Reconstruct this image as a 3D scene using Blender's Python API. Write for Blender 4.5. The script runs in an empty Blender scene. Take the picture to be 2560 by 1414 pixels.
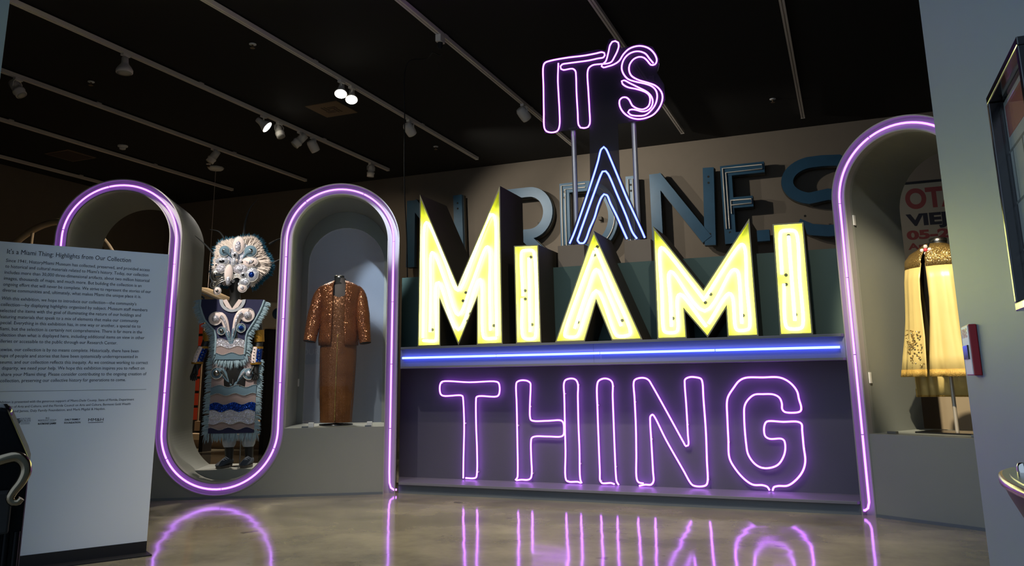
import bpy, bmesh, math, random
from mathutils import Vector, Matrix
random.seed(7)
R = math.radians
scn = bpy.context.scene
COL = scn.collection

# ------------------------------------------------------------------ camera
CAM_F = Vector((-0.37387557, 0.90460388, 0.20471658))
CAM_R = Vector((0.92316554, 0.384221, -0.0118152))
CAM_U = Vector((0.08934449, -0.18456988, 0.97874998))
cd = bpy.data.cameras.new('camera'); cam = bpy.data.objects.new('camera', cd); COL.objects.link(cam)
cd.sensor_width = 36.0; cd.lens = 28.0; cd.shift_y = -0.067; cd.clip_start = 0.05; cd.clip_end = 100
m = Matrix((CAM_R, CAM_U, -CAM_F)).transposed().to_4x4(); m.translation = (0, 0, 1.05)
cam.matrix_world = m
scn.camera = cam
# ------------------------------------------------------------------ world: cool daylight of the lobby behind the camera
w = bpy.data.worlds.new('world'); scn.world = w; w.use_nodes = True
bg = w.node_tree.nodes['Background']; bg.inputs[0].default_value = (0.56, 0.75, 1.0, 1); bg.inputs[1].default_value = 0.85
# ------------------------------------------------------------------ view
vs = scn.view_settings
vs.view_transform = 'Standard'; vs.look = 'None'; vs.exposure = 0.2; vs.gamma = 1.0; vs.use_curve_mapping = False

# ------------------------------------------------------------------ materials
MATS = {}
def srgb(r, g, b):
    f = lambda c: (c/255/12.92) if c/255 <= 0.04045 else ((c/255+0.055)/1.055)**2.4
    return (f(r), f(g), f(b), 1.0)
def mat(name, col, rough=0.6, metal=0.0, var=0.0, vscale=6.0, bump=0.0, bscale=40.0, coat=0.0, alpha=None, spec=None):
    mt = bpy.data.materials.new(name); mt.use_nodes = True; MATS[name] = mt
    nt = mt.node_tree; b = nt.nodes['Principled BSDF']
    b.inputs['Base Color'].default_value = col; b.inputs['Roughness'].default_value = rough; b.inputs['Metallic'].default_value = metal
    if coat: b.inputs['Coat Weight'].default_value = coat
    if spec is not None: b.inputs['Specular IOR Level'].default_value = spec
    tc = nt.nodes.new('ShaderNodeTexCoord')
    if var:
        n = nt.nodes.new('ShaderNodeTexNoise'); n.inputs['Scale'].default_value = vscale; n.inputs['Detail'].default_value = 5
        nt.links.new(tc.outputs['Object'], n.inputs['Vector'])
        mx = nt.nodes.new('ShaderNodeMix'); mx.data_type = 'RGBA'
        mx.inputs['A'].default_value = tuple(c*(1-var) for c in col[:3])+(1,); mx.inputs['B'].default_value = tuple(min(1, c*(1+var)) for c in col[:3])+(1,)
        nt.links.new(n.outputs['Fac'], mx.inputs['Factor']); nt.links.new(mx.outputs['Result'], b.inputs['Base Color'])
    if bump:
        n2 = nt.nodes.new('ShaderNodeTexNoise'); n2.inputs['Scale'].default_value = bscale; n2.inputs['Detail'].default_value = 4
        nt.links.new(tc.outputs['Object'], n2.inputs['Vector'])
        bp = nt.nodes.new('ShaderNodeBump'); bp.inputs['Strength'].default_value = bump; bp.inputs['Distance'].default_value = 0.01
        nt.links.new(n2.outputs['Fac'], bp.inputs['Height']); nt.links.new(bp.outputs['Normal'], b.inputs['Normal'])
    if alpha is not None:
        out = nt.nodes['Material Output']; tr = nt.nodes.new('ShaderNodeBsdfTransparent'); ms = nt.nodes.new('ShaderNodeMixShader')
        ms.inputs[0].default_value = alpha
        nt.links.new(tr.outputs[0], ms.inputs[1]); nt.links.new(b.outputs[0], ms.inputs[2]); nt.links.new(ms.outputs[0], out.inputs[0])
    return mt
def emis(name, col, strength, clear=None):
    mt = bpy.data.materials.new(name); mt.use_nodes = True; MATS[name] = mt
    nt = mt.node_tree; nt.nodes.remove(nt.nodes['Principled BSDF']); out = nt.nodes['Material Output']
    e = nt.nodes.new('ShaderNodeEmission'); e.inputs[0].default_value = tuple(col)+(1,); e.inputs[1].default_value = strength
    if clear is None: nt.links.new(e.outputs[0], out.inputs[0])
    else:
        tr = nt.nodes.new('ShaderNodeBsdfTransparent'); ms = nt.nodes.new('ShaderNodeMixShader'); ms.inputs[0].default_value = clear
        nt.links.new(e.outputs[0], ms.inputs[1]); nt.links.new(tr.outputs[0], ms.inputs[2]); nt.links.new(ms.outputs[0], out.inputs[0])
    return mt
def sparkle(name, col, scale, amt, rough=0.25, metal=0.85, col2=None):
    mt = mat(name, col, rough, metal); nt = mt.node_tree; b = nt.nodes['Principled BSDF']
    tc = nt.nodes.new('ShaderNodeTexCoord'); v = nt.nodes.new('ShaderNodeTexVoronoi'); v.inputs['Scale'].default_value = scale
    nt.links.new(tc.outputs['Object'], v.inputs['Vector'])
    sub = nt.nodes.new('ShaderNodeVectorMath'); sub.operation = 'SUBTRACT'; sub.inputs[1].default_value = (0.5, 0.5, 0.5); nt.links.new(v.outputs['Color'], sub.inputs[0])
    sc = nt.nodes.new('ShaderNodeVectorMath'); sc.operation = 'SCALE'; sc.inputs['Scale'].default_value = amt; nt.links.new(sub.outputs[0], sc.inputs[0])
    g = nt.nodes.new('ShaderNodeNewGeometry'); ad = nt.nodes.new('ShaderNodeVectorMath'); ad.operation = 'ADD'
    nt.links.new(g.outputs['Normal'], ad.inputs[0]); nt.links.new(sc.outputs[0], ad.inputs[1])
    nm = nt.nodes.new('ShaderNodeVectorMath'); nm.operation = 'NORMALIZE'; nt.links.new(ad.outputs[0], nm.inputs[0]); nt.links.new(nm.outputs[0], b.inputs['Normal'])
    n = nt.nodes.new('ShaderNodeTexNoise'); n.inputs['Scale'].default_value = 7; nt.links.new(tc.outputs['Object'], n.inputs['Vector'])
    mx = nt.nodes.new('ShaderNodeMix'); mx.data_type = 'RGBA'; c2 = col2 or tuple(c*0.45 for c in col[:3])+(1,)
    mx.inputs['A'].default_value = col; mx.inputs['B'].default_value = c2
    nt.links.new(n.outputs['Fac'], mx.inputs['Factor']); nt.links.new(mx.outputs['Result'], b.inputs['Base Color'])
    return mt
def glass(name, tint=(0.97, 0.98, 0.98, 1), rough=0.0):
    mt = bpy.data.materials.new(name); mt.use_nodes = True; MATS[name] = mt
    nt = mt.node_tree; nt.nodes.remove(nt.nodes['Principled BSDF']); out = nt.nodes['Material Output']
    tr = nt.nodes.new('ShaderNodeBsdfTransparent'); tr.inputs[0].default_value = tint
    gl = nt.nodes.new('ShaderNodeBsdfGlossy'); gl.inputs['Roughness'].default_value = rough
    fr = nt.nodes.new('ShaderNodeFresnel'); ge = nt.nodes.new('ShaderNodeNewGeometry'); io = nt.nodes.new('ShaderNodeMapRange')
    io.inputs['To Min'].default_value = 1.13; io.inputs['To Max'].default_value = 1/1.13     # same coated-glass reflection on both faces of the pane
    nt.links.new(ge.outputs['Backfacing'], io.inputs['Value']); nt.links.new(io.outputs[0], fr.inputs['IOR'])
    ms = nt.nodes.new('ShaderNodeMixShader'); nt.links.new(fr.outputs[0], ms.inputs[0]); nt.links.new(tr.outputs[0], ms.inputs[1]); nt.links.new(gl.outputs[0], ms.inputs[2]); nt.links.new(ms.outputs[0], out.inputs[0])
    return mt

# polished concrete floor
def floor_mat():
    mt = mat('polished_concrete', srgb(128, 122, 104), 0.16); nt = mt.node_tree; b = nt.nodes['Principled BSDF']
    tc = nt.nodes.new('ShaderNodeTexCoord')
    n = nt.nodes.new('ShaderNodeTexNoise'); n.inputs['Scale'].default_value = 1.3; n.inputs['Detail'].default_value = 8; n.inputs['Roughness'].default_value = 0.62; nt.links.new(tc.outputs['Object'], n.inputs['Vector'])
    cr = nt.nodes.new('ShaderNodeValToRGB'); e = cr.color_ramp.elements
    e[0].position = 0.32; e[0].color = srgb(116, 111, 98); e[1].position = 0.68; e[1].color = srgb(166, 158, 138)
    nt.links.new(n.outputs['Fac'], cr.inputs[0])
    s = nt.nodes.new('ShaderNodeTexNoise'); s.inputs['Scale'].default_value = 5.0; s.inputs['Detail'].default_value = 2; nt.links.new(tc.outputs['Object'], s.inputs['Vector'])
    c2 = nt.nodes.new('ShaderNodeValToRGB'); c2.color_ramp.elements[0].position = 0.24; c2.color_ramp.elements[0].color = (0.5, 0.5, 0.5, 1); c2.color_ramp.elements[1].position = 0.31; c2.color_ramp.elements[1].color = (1, 1, 1, 1)
    nt.links.new(s.outputs['Fac'], c2.inputs[0])
    mx = nt.nodes.new('ShaderNodeMix'); mx.data_type = 'RGBA'; mx.blend_type = 'MULTIPLY'; mx.inputs['Factor'].default_value = 1
    nt.links.new(cr.outputs[0], mx.inputs['A']); nt.links.new(c2.outputs[0], mx.inputs['B']); nt.links.new(mx.outputs['Result'], b.inputs['Base Color'])
    bn = nt.nodes.new('ShaderNodeTexNoise'); bn.inputs['Scale'].default_value = 2.6; bn.inputs['Detail'].default_value = 1.2; nt.links.new(tc.outputs['Object'], bn.inputs['Vector'])
    bp = nt.nodes.new('ShaderNodeBump'); bp.inputs['Strength'].default_value = 0.26; bp.inputs['Distance'].default_value = 0.012
    nt.links.new(bn.outputs['Fac'], bp.inputs['Height']); nt.links.new(bp.outputs['Normal'], b.inputs['Normal'])
    rr = nt.nodes.new('ShaderNodeMapRange'); rr.inputs['To Min'].default_value = 0.07; rr.inputs['To Max'].default_value = 0.13; nt.links.new(n.outputs['Fac'], rr.inputs['Value']); nt.links.new(rr.outputs[0], b.inputs['Roughness'])
    b.inputs['Specular IOR Level'].default_value = 0.6
    return mt
floor_mat()
mat('ceiling_black', srgb(22, 20, 18), 0.9, var=0.15)
mat('wall_taupe', srgb(122, 112, 99), 0.85, var=0.06, bump=0.05, bscale=120)
mat('wall_lobby', srgb(118, 133, 138), 0.55, var=0.03, vscale=1.5, bump=0.06, bscale=3.0, spec=0.3)
mat('flank_grey', srgb(134, 137, 131), 0.55, var=0.03, bump=0.04, bscale=90)
mat('channel_paint', srgb(150, 146, 148), 0.5, var=0.03)
mat('slate', srgb(84, 82, 98), 0.6, var=0.05, bump=0.04, bscale=90)
mat('ledge_grey', srgb(112, 112, 124), 0.45)
mat('base_slate', srgb(96, 104, 112), 0.6, var=0.05)
mat('fascia', srgb(120, 124, 140), 0.5)
mat('green_grey', srgb(80, 103, 96), 0.7, var=0.05)
mat('block_grey', srgb(136, 124, 110), 0.8, var=0.05)
mat('letter_yellow', srgb(230, 233, 104), 0.35, var=0.04)
mat('letter_side', srgb(66, 60, 46), 0.55, var=0.2)
mat('rim_metal', srgb(150, 146, 110), 0.45, 0.3)
mat('hole_black', srgb(14, 16, 8), 0.7)
emis('neon_purple', (0.52, 0.21, 1.0), 4.8); emis('neon_purple_sign', (0.52, 0.15, 1.0), 9.5)
emis('glow_purple', (0.60, 0.05, 1.0), 1.0, 0.66)
emis('neon_blue', (0.07, 0.11, 1.0), 17.0); emis('glow_blue', (0.05, 0.08, 1.0), 1.0, 0.6)
emis('neon_a', (0.30, 0.40, 1.0), 3.4)
emis('neon_yellow', (0.97, 1.0, 0.56), 13.0)
mat('smoked_acrylic', srgb(46, 44, 50), 0.55, alpha=0.72, spec=0.15)
mat('galvanised', srgb(176, 178, 188), 0.32, 0.55, var=0.08)
mat('white_paint', srgb(214, 210, 204), 0.5)
mat('panel_white', srgb(212, 220, 232), 0.55)
mat('ink', srgb(26, 26, 34), 0.7); mat('ink_soft', srgb(78, 84, 100), 0.8)
mat('black_gloss', srgb(13, 13, 16), 0.22, coat=0.4); mat('machine_black', srgb(8, 8, 11), 0.4, spec=0.12); mat('black_matte', srgb(13, 12, 12), 0.75); mat('strip_black', srgb(24, 24, 30), 0.5)
mat('post_metal', srgb(196, 184, 168), 0.4, 0.5); mat('chrome', srgb(200, 196, 190), 0.12, 1.0); mat('chrome_warm', srgb(136, 122, 102), 0.2, 1.0); mat('steel', srgb(150, 148, 144), 0.25, 1.0)
mat('alarm_red', srgb(148, 18, 30), 0.35); mat('plastic_white', srgb(222, 222, 220), 0.4)
mat('marquee_blue', srgb(40, 80, 106), 0.38, 0.1, var=0.25, vscale=5); mat('tube_unlit', srgb(205, 200, 190), 0.15)
mat('track_grey', srgb(226, 217, 208), 0.5); mat('spot_white', srgb(238, 230, 220), 0.45)
emis('spot_lens_lit', (1.0, 0.95, 0.82), 12.0); mat('spot_lens', srgb(180, 176, 166), 0.2)
mat('vent_tan', srgb(120, 98, 74), 0.7); mat('vent_dark', srgb(64, 52, 44), 0.8); mat('vent_dim', srgb(112, 94, 78), 0.8)
mat('orange_panel', srgb(216, 74, 44), 0.6, var=0.08); mat('board_dark', srgb(34, 28, 27), 0.7); mat('board_text', srgb(112, 98, 92), 0.7)
mat('hull_cream', srgb(214, 190, 156), 0.5); mat('hull_blue', srgb(44, 82, 120), 0.5)
mat('plinth_cream', srgb(188, 166, 138), 0.6); mat('plinth_tan', srgb(150, 126, 100), 0.7)
mat('poster_cream', srgb(172, 154, 128), 0.7); mat('poster_red', srgb(150, 62, 54), 0.7); mat('poster_black', srgb(40, 34, 40), 0.7)
mat('frame_black', srgb(20, 18, 22), 0.12, coat=0.6); mat('map_paper', srgb(188, 188, 178), 0.5); mat('map_red', srgb(170, 70, 52), 0.5); mat('map_line', srgb(110, 112, 104), 0.6)
glass('pane_clear'); glass('frame_glass', (0.9, 0.92, 0.92, 1), 0.01)
mat('pane_haze', srgb(160, 172, 192), 0.5, alpha=0.30)  # half-clear pale colour painted in for a hazy reflection in the back pane
sparkle('sequin_bronze', srgb(168, 104, 58), 190, 0.75, 0.22, 0.5, srgb(100, 52, 30))
sparkle('sequin_gown', srgb(150, 98, 56), 240, 0.55, 0.25, 0.45, srgb(96, 54, 30))
sparkle('sequin_gold', srgb(206, 172, 104), 260, 0.8, 0.25, 0.8, srgb(150, 116, 66))
mat('satin_gold', srgb(222, 196, 124), 0.36, 0.12, var=0.06, vscale=12, spec=0.6); mat('lace_gold', srgb(196, 158, 78), 0.6, 0.3, var=0.35, vscale=60, bump=0.5, bscale=120)
mat('brooch', srgb(190, 60, 70), 0.15); mat('form_grey', srgb(86, 78, 76), 0.7)
mat('mannequin_black', srgb(12, 11, 11), 0.5); mat('navy', srgb(26, 28, 66), 0.8, var=0.1); mat('fringe_blue', srgb(136, 160, 172), 0.8, var=0.15, vscale=30)
mat('feather_white', srgb(222, 208, 198), 0.9, var=0.08, vscale=20); mat('feather_teal', srgb(22, 84, 108), 0.8, var=0.3, vscale=20); mat('plume_black', srgb(16, 20, 24), 0.7)
mat('cream_felt', srgb(222, 204, 200), 0.8); sparkle('silver_foil', srgb(206, 212, 220), 240, 0.6, 0.2, 0.5, srgb(184, 180, 196)); sparkle('holo_foil', srgb(222, 220, 230), 200, 0.9, 0.18, 0.5, srgb(196, 190, 204))
mat('bead_pearl', srgb(228, 224, 220), 0.2, 0.3); mat('mauve_felt', srgb(150, 132, 130), 0.8); mat('slate_blue', srgb(96, 122, 138), 0.8)
sparkle('blue_foil', srgb(24, 70, 170), 180, 0.8, 0.2, 0.8, srgb(10, 36, 110)); mat('gold_cloth', srgb(160, 116, 34), 0.4, 0.4, var=0.2, vscale=25)
mat('grey_cloth', srgb(170, 174, 182), 0.85, var=0.1, vscale=30); mat('shoe_blue', srgb(46, 56, 70), 0.7); mat('shoe_sole', srgb(84, 78, 72), 0.7)

# ------------------------------------------------------------------ frames of reference on the ground plan
class Frame:
    def __init__(s, x, y, deg): s.m = Matrix.Translation((x, y, 0)) @ Matrix.Rotation(R(deg), 4, 'Z'); s.deg = deg
WORLD = Frame(0, 0, 0)
LEFT = Frame(-4.12, 7.03, 30)      # left display wall, x runs along the wall towards the sign, y goes back
RIGHT = Frame(0.0, 7.05, -30)      # right display wall
PANEL = Frame(-4.252, 4.102, 59)   # free-standing text panel
MACH = Frame(-1.935, 1.47, 52.8)   # black machine in the lobby
BASE = {}
def setprops(o, label=None, cat=None, group=None, kind=None):
    if label: o['label'] = label
    if cat: o['category'] = cat
    if group: o['group'] = group
    if kind: o['kind'] = kind
    return o
def thing(name, label, cat, frame=WORLD, base=(0, 0, 0), group=None):
    o = bpy.data.objects.new(name, None); COL.objects.link(o); o.empty_display_size = 0.1
    o.matrix_world = frame.m @ Matrix.Translation(base)
    BASE[o] = Vector(base); setprops(o, label, cat, group)
    return o
def v3(p): return Vector(p)

class MB:
    def __init__(s): s.v = []; s.f = []; s.sm = []
    def add(s, vs, fs, smooth=False):
        n = len(s.v); s.v += [tuple(p) for p in vs]; s.f += [tuple(i+n for i in f) for f in fs]; s.sm += [smooth]*len(fs); return s
    def box(s, x0, x1, y0, y1, z0, z1):
        return s.add([(x0,y0,z0),(x1,y0,z0),(x1,y1,z0),(x0,y1,z0),(x0,y0,z1),(x1,y0,z1),(x1,y1,z1),(x0,y1,z1)],
                     [(0,3,2,1),(4,5,6,7),(0,1,5,4),(1,2,6,5),(2,3,7,6),(3,0,4,7)])
    def prism(s, poly, y0, y1):                     # outline in x, z extruded along y
        n = len(poly); a = sum(poly[i][0]*poly[(i+1) % n][1]-poly[(i+1) % n][0]*poly[i][1] for i in range(n))
        if a < 0: poly = poly[::-1]
        vs = [(p[0], y0, p[1]) for p in poly]+[(p[0], y1, p[1]) for p in poly]
        fs = [tuple(range(n)), tuple(range(2*n-1, n-1, -1))]+[(i, i+n, (i+1) % n+n, (i+1) % n) for i in range(n)]
        return s.add(vs, fs)
    def prism_z(s, poly, z0, z1):                   # outline in x, y extruded up
        n = len(poly); a = sum(poly[i][0]*poly[(i+1) % n][1]-poly[(i+1) % n][0]*poly[i][1] for i in range(n))
        if a < 0: poly = poly[::-1]
        vs = [(p[0], p[1], z0) for p in poly]+[(p[0], p[1], z1) for p in poly]
        fs = [tuple(range(n-1, -1, -1)), tuple(range(n, 2*n))]+[(i, (i+1) % n, (i+1) % n+n, i+n) for i in range(n)]
        return s.add(vs, fs)
    def tube(s, pts, r, n=8, closed=False, cap=True):
        pts = [v3(p) for p in pts]; k = len(pts); rr = r if callable(r) else (lambda t: r)
        rings = []; up = None
        for i, p in enumerate(pts):
            a = pts[i-1] if (i > 0 or closed) else p; b = pts[(i+1) % k] if (i < k-1 or closed) else p
            t = (b-a)
            if t.length < 1e-9: t = Vector((0, 0, 1))
            t.normalize()
            if up is None: up = t.orthogonal().normalized()
            else:
                up = up-t*up.dot(t)
                up = up.normalized() if up.length > 1e-6 else t.orthogonal().normalized()
            w_ = t.cross(up); q = rr(i/max(1, k-1))
            rings.append([p+(up*math.cos(2*math.pi*j/n)+w_*math.sin(2*math.pi*j/n))*q for j in range(n)])
        vs = [x for r_ in rings for x in r_]; fs = []
        for i in range(k if closed else k-1):
            for j in range(n):
                a, b = i*n, ((i+1) % k)*n
                fs.append((a+j, a+(j+1) % n, b+(j+1) % n, b+j))
        s.add(vs, fs, True)
        if cap and not closed:
            s.add(rings[0][::-1], [tuple(range(n))]); s.add(rings[-1], [tuple(range(n))])
        return s
    def loft(s, rings, closed=True, cap=True, smooth=True):
        k = len(rings); n = len(rings[0]); vs = [p for r_ in rings for p in r_]; fs = []
        for i in range(k-1):
            for j in range(n if closed else n-1):
                fs.append((i*n+j, i*n+(j+1) % n, (i+1)*n+(j+1) % n, (i+1)*n+j))
        s.add(vs, fs, smooth)
        if cap and closed:
            s.add(rings[0][::-1], [tuple(range(n))]); s.add(rings[-1], [tuple(range(n))])
        return s
    def lathe(s, c, prof, n=20, axis=None, cap=True):   # prof: (radius, height) pairs
        ax = v3(axis).normalized() if axis else Vector((0, 0, 1)); u = ax.orthogonal().normalized(); w_ = ax.cross(u); c = v3(c)
        return s.loft([[c+ax*h+(u*math.cos(2*math.pi*j/n)+w_*math.sin(2*math.pi*j/n))*max(r_, 1e-4) for j in range(n)] for r_, h in prof], True, cap)
    def ball(s, c, r, n=8, sq=(1, 1, 1)):
        c = v3(c); k = max(3, n//2); rings = []
        for i in range(1, k):
            th = math.pi*i/k; rings.append([c+Vector((math.sin(th)*math.cos(2*math.pi*j/n)*sq[0], math.sin(th)*math.sin(2*math.pi*j/n)*sq[1], -math.cos(th)*sq[2]))*r for j in range(n)])
        return s.loft(rings, True, True)
    def sweep(s, path, prof):                       # path in x, z ; profile (side offset, depth y)
        k = len(path); n = len(prof); rings = []
        for i, p in enumerate(path):
            p = Vector(p)
            d1 = (p-Vector(path[i-1])).normalized() if i else None; d2 = (Vector(path[i+1])-p).normalized() if i < k-1 else None
            d = d1 if d2 is None else d2 if d1 is None else (d1+d2).normalized()
            nrm = Vector((-d.y, d.x)); sc = 1.0
            if d1 is not None and d2 is not None: sc = 1/max(0.3, nrm.dot(Vector((-d1.y, d1.x))))
            rings.append([(p.x+nrm.x*o*sc, y, p.y+nrm.y*o*sc) for o, y in prof])
        return s.loft(rings, True, True, False)
    def build(s, name, mt, parent=None, frame=WORLD, base=(0, 0, 0), bevel=0.0):
        b = BASE[parent] if parent is not None and parent in BASE else Vector(base)
        me = bpy.data.meshes.new(name); me.from_pydata([tuple(v3(p)-b) for p in s.v], [], s.f)
        me.polygons.foreach_set('use_smooth', s.sm); me.materials.append(MATS[mt])
        bm = bmesh.new(); bm.from_mesh(me); bmesh.ops.recalc_face_normals(bm, faces=bm.faces); bm.to_mesh(me); bm.free(); me.update()
        o = bpy.data.objects.new(name, me); COL.objects.link(o)
        if parent is not None: o.parent = parent; BASE[o] = b
        else: o.matrix_world = frame.m @ Matrix.Translation(b); BASE[o] = b
        if bevel:
            bv = o.modifiers.new('bevel', 'BEVEL'); bv.width = bevel; bv.segments = 2; bv.limit_method = 'ANGLE'
        return o
def struct(o): o['kind'] = 'structure'; return o

def smooth_path(pts, step=0.012):                  # centripetal spline through the points
    P = [Vector(p) for p in pts]; P = [P[0]*2-P[1]]+P+[P[-1]*2-P[-2]]; out = []
    for i in range(1, len(P)-2):
        p0, p1, p2, p3 = P[i-1], P[i], P[i+1], P[i+2]
        t0 = 0; t1 = t0+max(1e-4, (p1-p0).length)**.5; t2 = t1+max(1e-4, (p2-p1).length)**.5; t3 = t2+max(1e-4, (p3-p2).length)**.5
        n = max(1, min(6, int((p2-p1).length/step)))
        for j in range(n):
            t = t1+(t2-t1)*j/n
            A1 = p0*((t1-t)/(t1-t0))+p1*((t-t0)/(t1-t0)); A2 = p1*((t2-t)/(t2-t1))+p2*((t-t1)/(t2-t1)); A3 = p2*((t3-t)/(t3-t2))+p3*((t-t2)/(t3-t2))
            B1 = A1*((t2-t)/(t2-t0))+A2*((t-t0)/(t2-t0)); B2 = A2*((t3-t)/(t3-t1))+A3*((t-t1)/(t3-t1))
            out.append(B1*((t2-t)/(t2-t1))+B2*((t-t1)/(t2-t1)))
    return out+[P[-2]]
def inset(poly, d):                                # mitred offset of a closed outline, positive goes inward
    n = len(poly); a = sum(poly[i][0]*poly[(i+1) % n][1]-poly[(i+1) % n][0]*poly[i][1] for i in range(n)); sg = 1 if a > 0 else -1
    out = []
    for i in range(n):
        p = Vector(poly[i]); e1 = (p-Vector(poly[i-1])).normalized(); e2 = (Vector(poly[(i+1) % n])-p).normalized()
        n1 = Vector((-e1.y, e1.x))*sg; n2 = Vector((-e2.y, e2.x))*sg; b = (n1+n2)
        b.normalize(); out.append(tuple(p+b*(d/max(0.18, b.dot(n1)))))
    return out
def text_mesh(name, body, mt, parent, x0, x1, z, y, size, bold=0.0, depth=0.0006, align='LEFT'):
    cu = bpy.data.curves.new(name, 'FONT'); cu.body = body; cu.size = size; cu.extrude = depth; cu.offset = bold; cu.resolution_u = 2 if size < 0.05 else 8
    tmp = bpy.data.objects.new(name, cu); COL.objects.link(tmp); bpy.context.view_layer.update()
    me = bpy.data.meshes.new_from_object(tmp.evaluated_get(bpy.context.evaluated_depsgraph_get()))
    COL.objects.unlink(tmp); bpy.data.objects.remove(tmp); bpy.data.curves.remove(cu)
    xs = [v.co.x for v in me.vertices]; mn, mx_ = min(xs), max(xs); sx = (x1-x0)/(mx_-mn) if x1 is not None else 1.0
    b = BASE[parent]
    for v in me.vertices:
        x, yy, zz = v.co; v.co = Vector((x0+(x-mn)*sx, y-zz, z+yy))-b
    me.materials.clear(); me.materials.append(MATS[mt]); me.name = name
    o = bpy.data.objects.new(name, me); COL.objects.link(o); o.parent = parent; BASE[o] = b
    return o
def circ(cx, cz, r, a0, a1, n=56): return [(cx+r*math.cos(R(a0+(a1-a0)*i/n)), cz+r*math.sin(R(a0+(a1-a0)*i/n))) for i in range(n+1)]
def spot(name, loc, target, energy, size_deg, col=(1, 0.86, 0.68), blend=0.4, rad=0.03, parent=None):
    ld = bpy.data.lights.new(name, 'SPOT'); ld.energy = energy; ld.spot_size = R(size_deg); ld.spot_blend = blend; ld.color = col; ld.shadow_soft_size = rad
    o = bpy.data.objects.new(name, ld); COL.objects.link(o); o.location = loc
    o.rotation_euler = (v3(target)-v3(loc)).to_track_quat('-Z', 'Y').to_euler()
    return o

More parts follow.
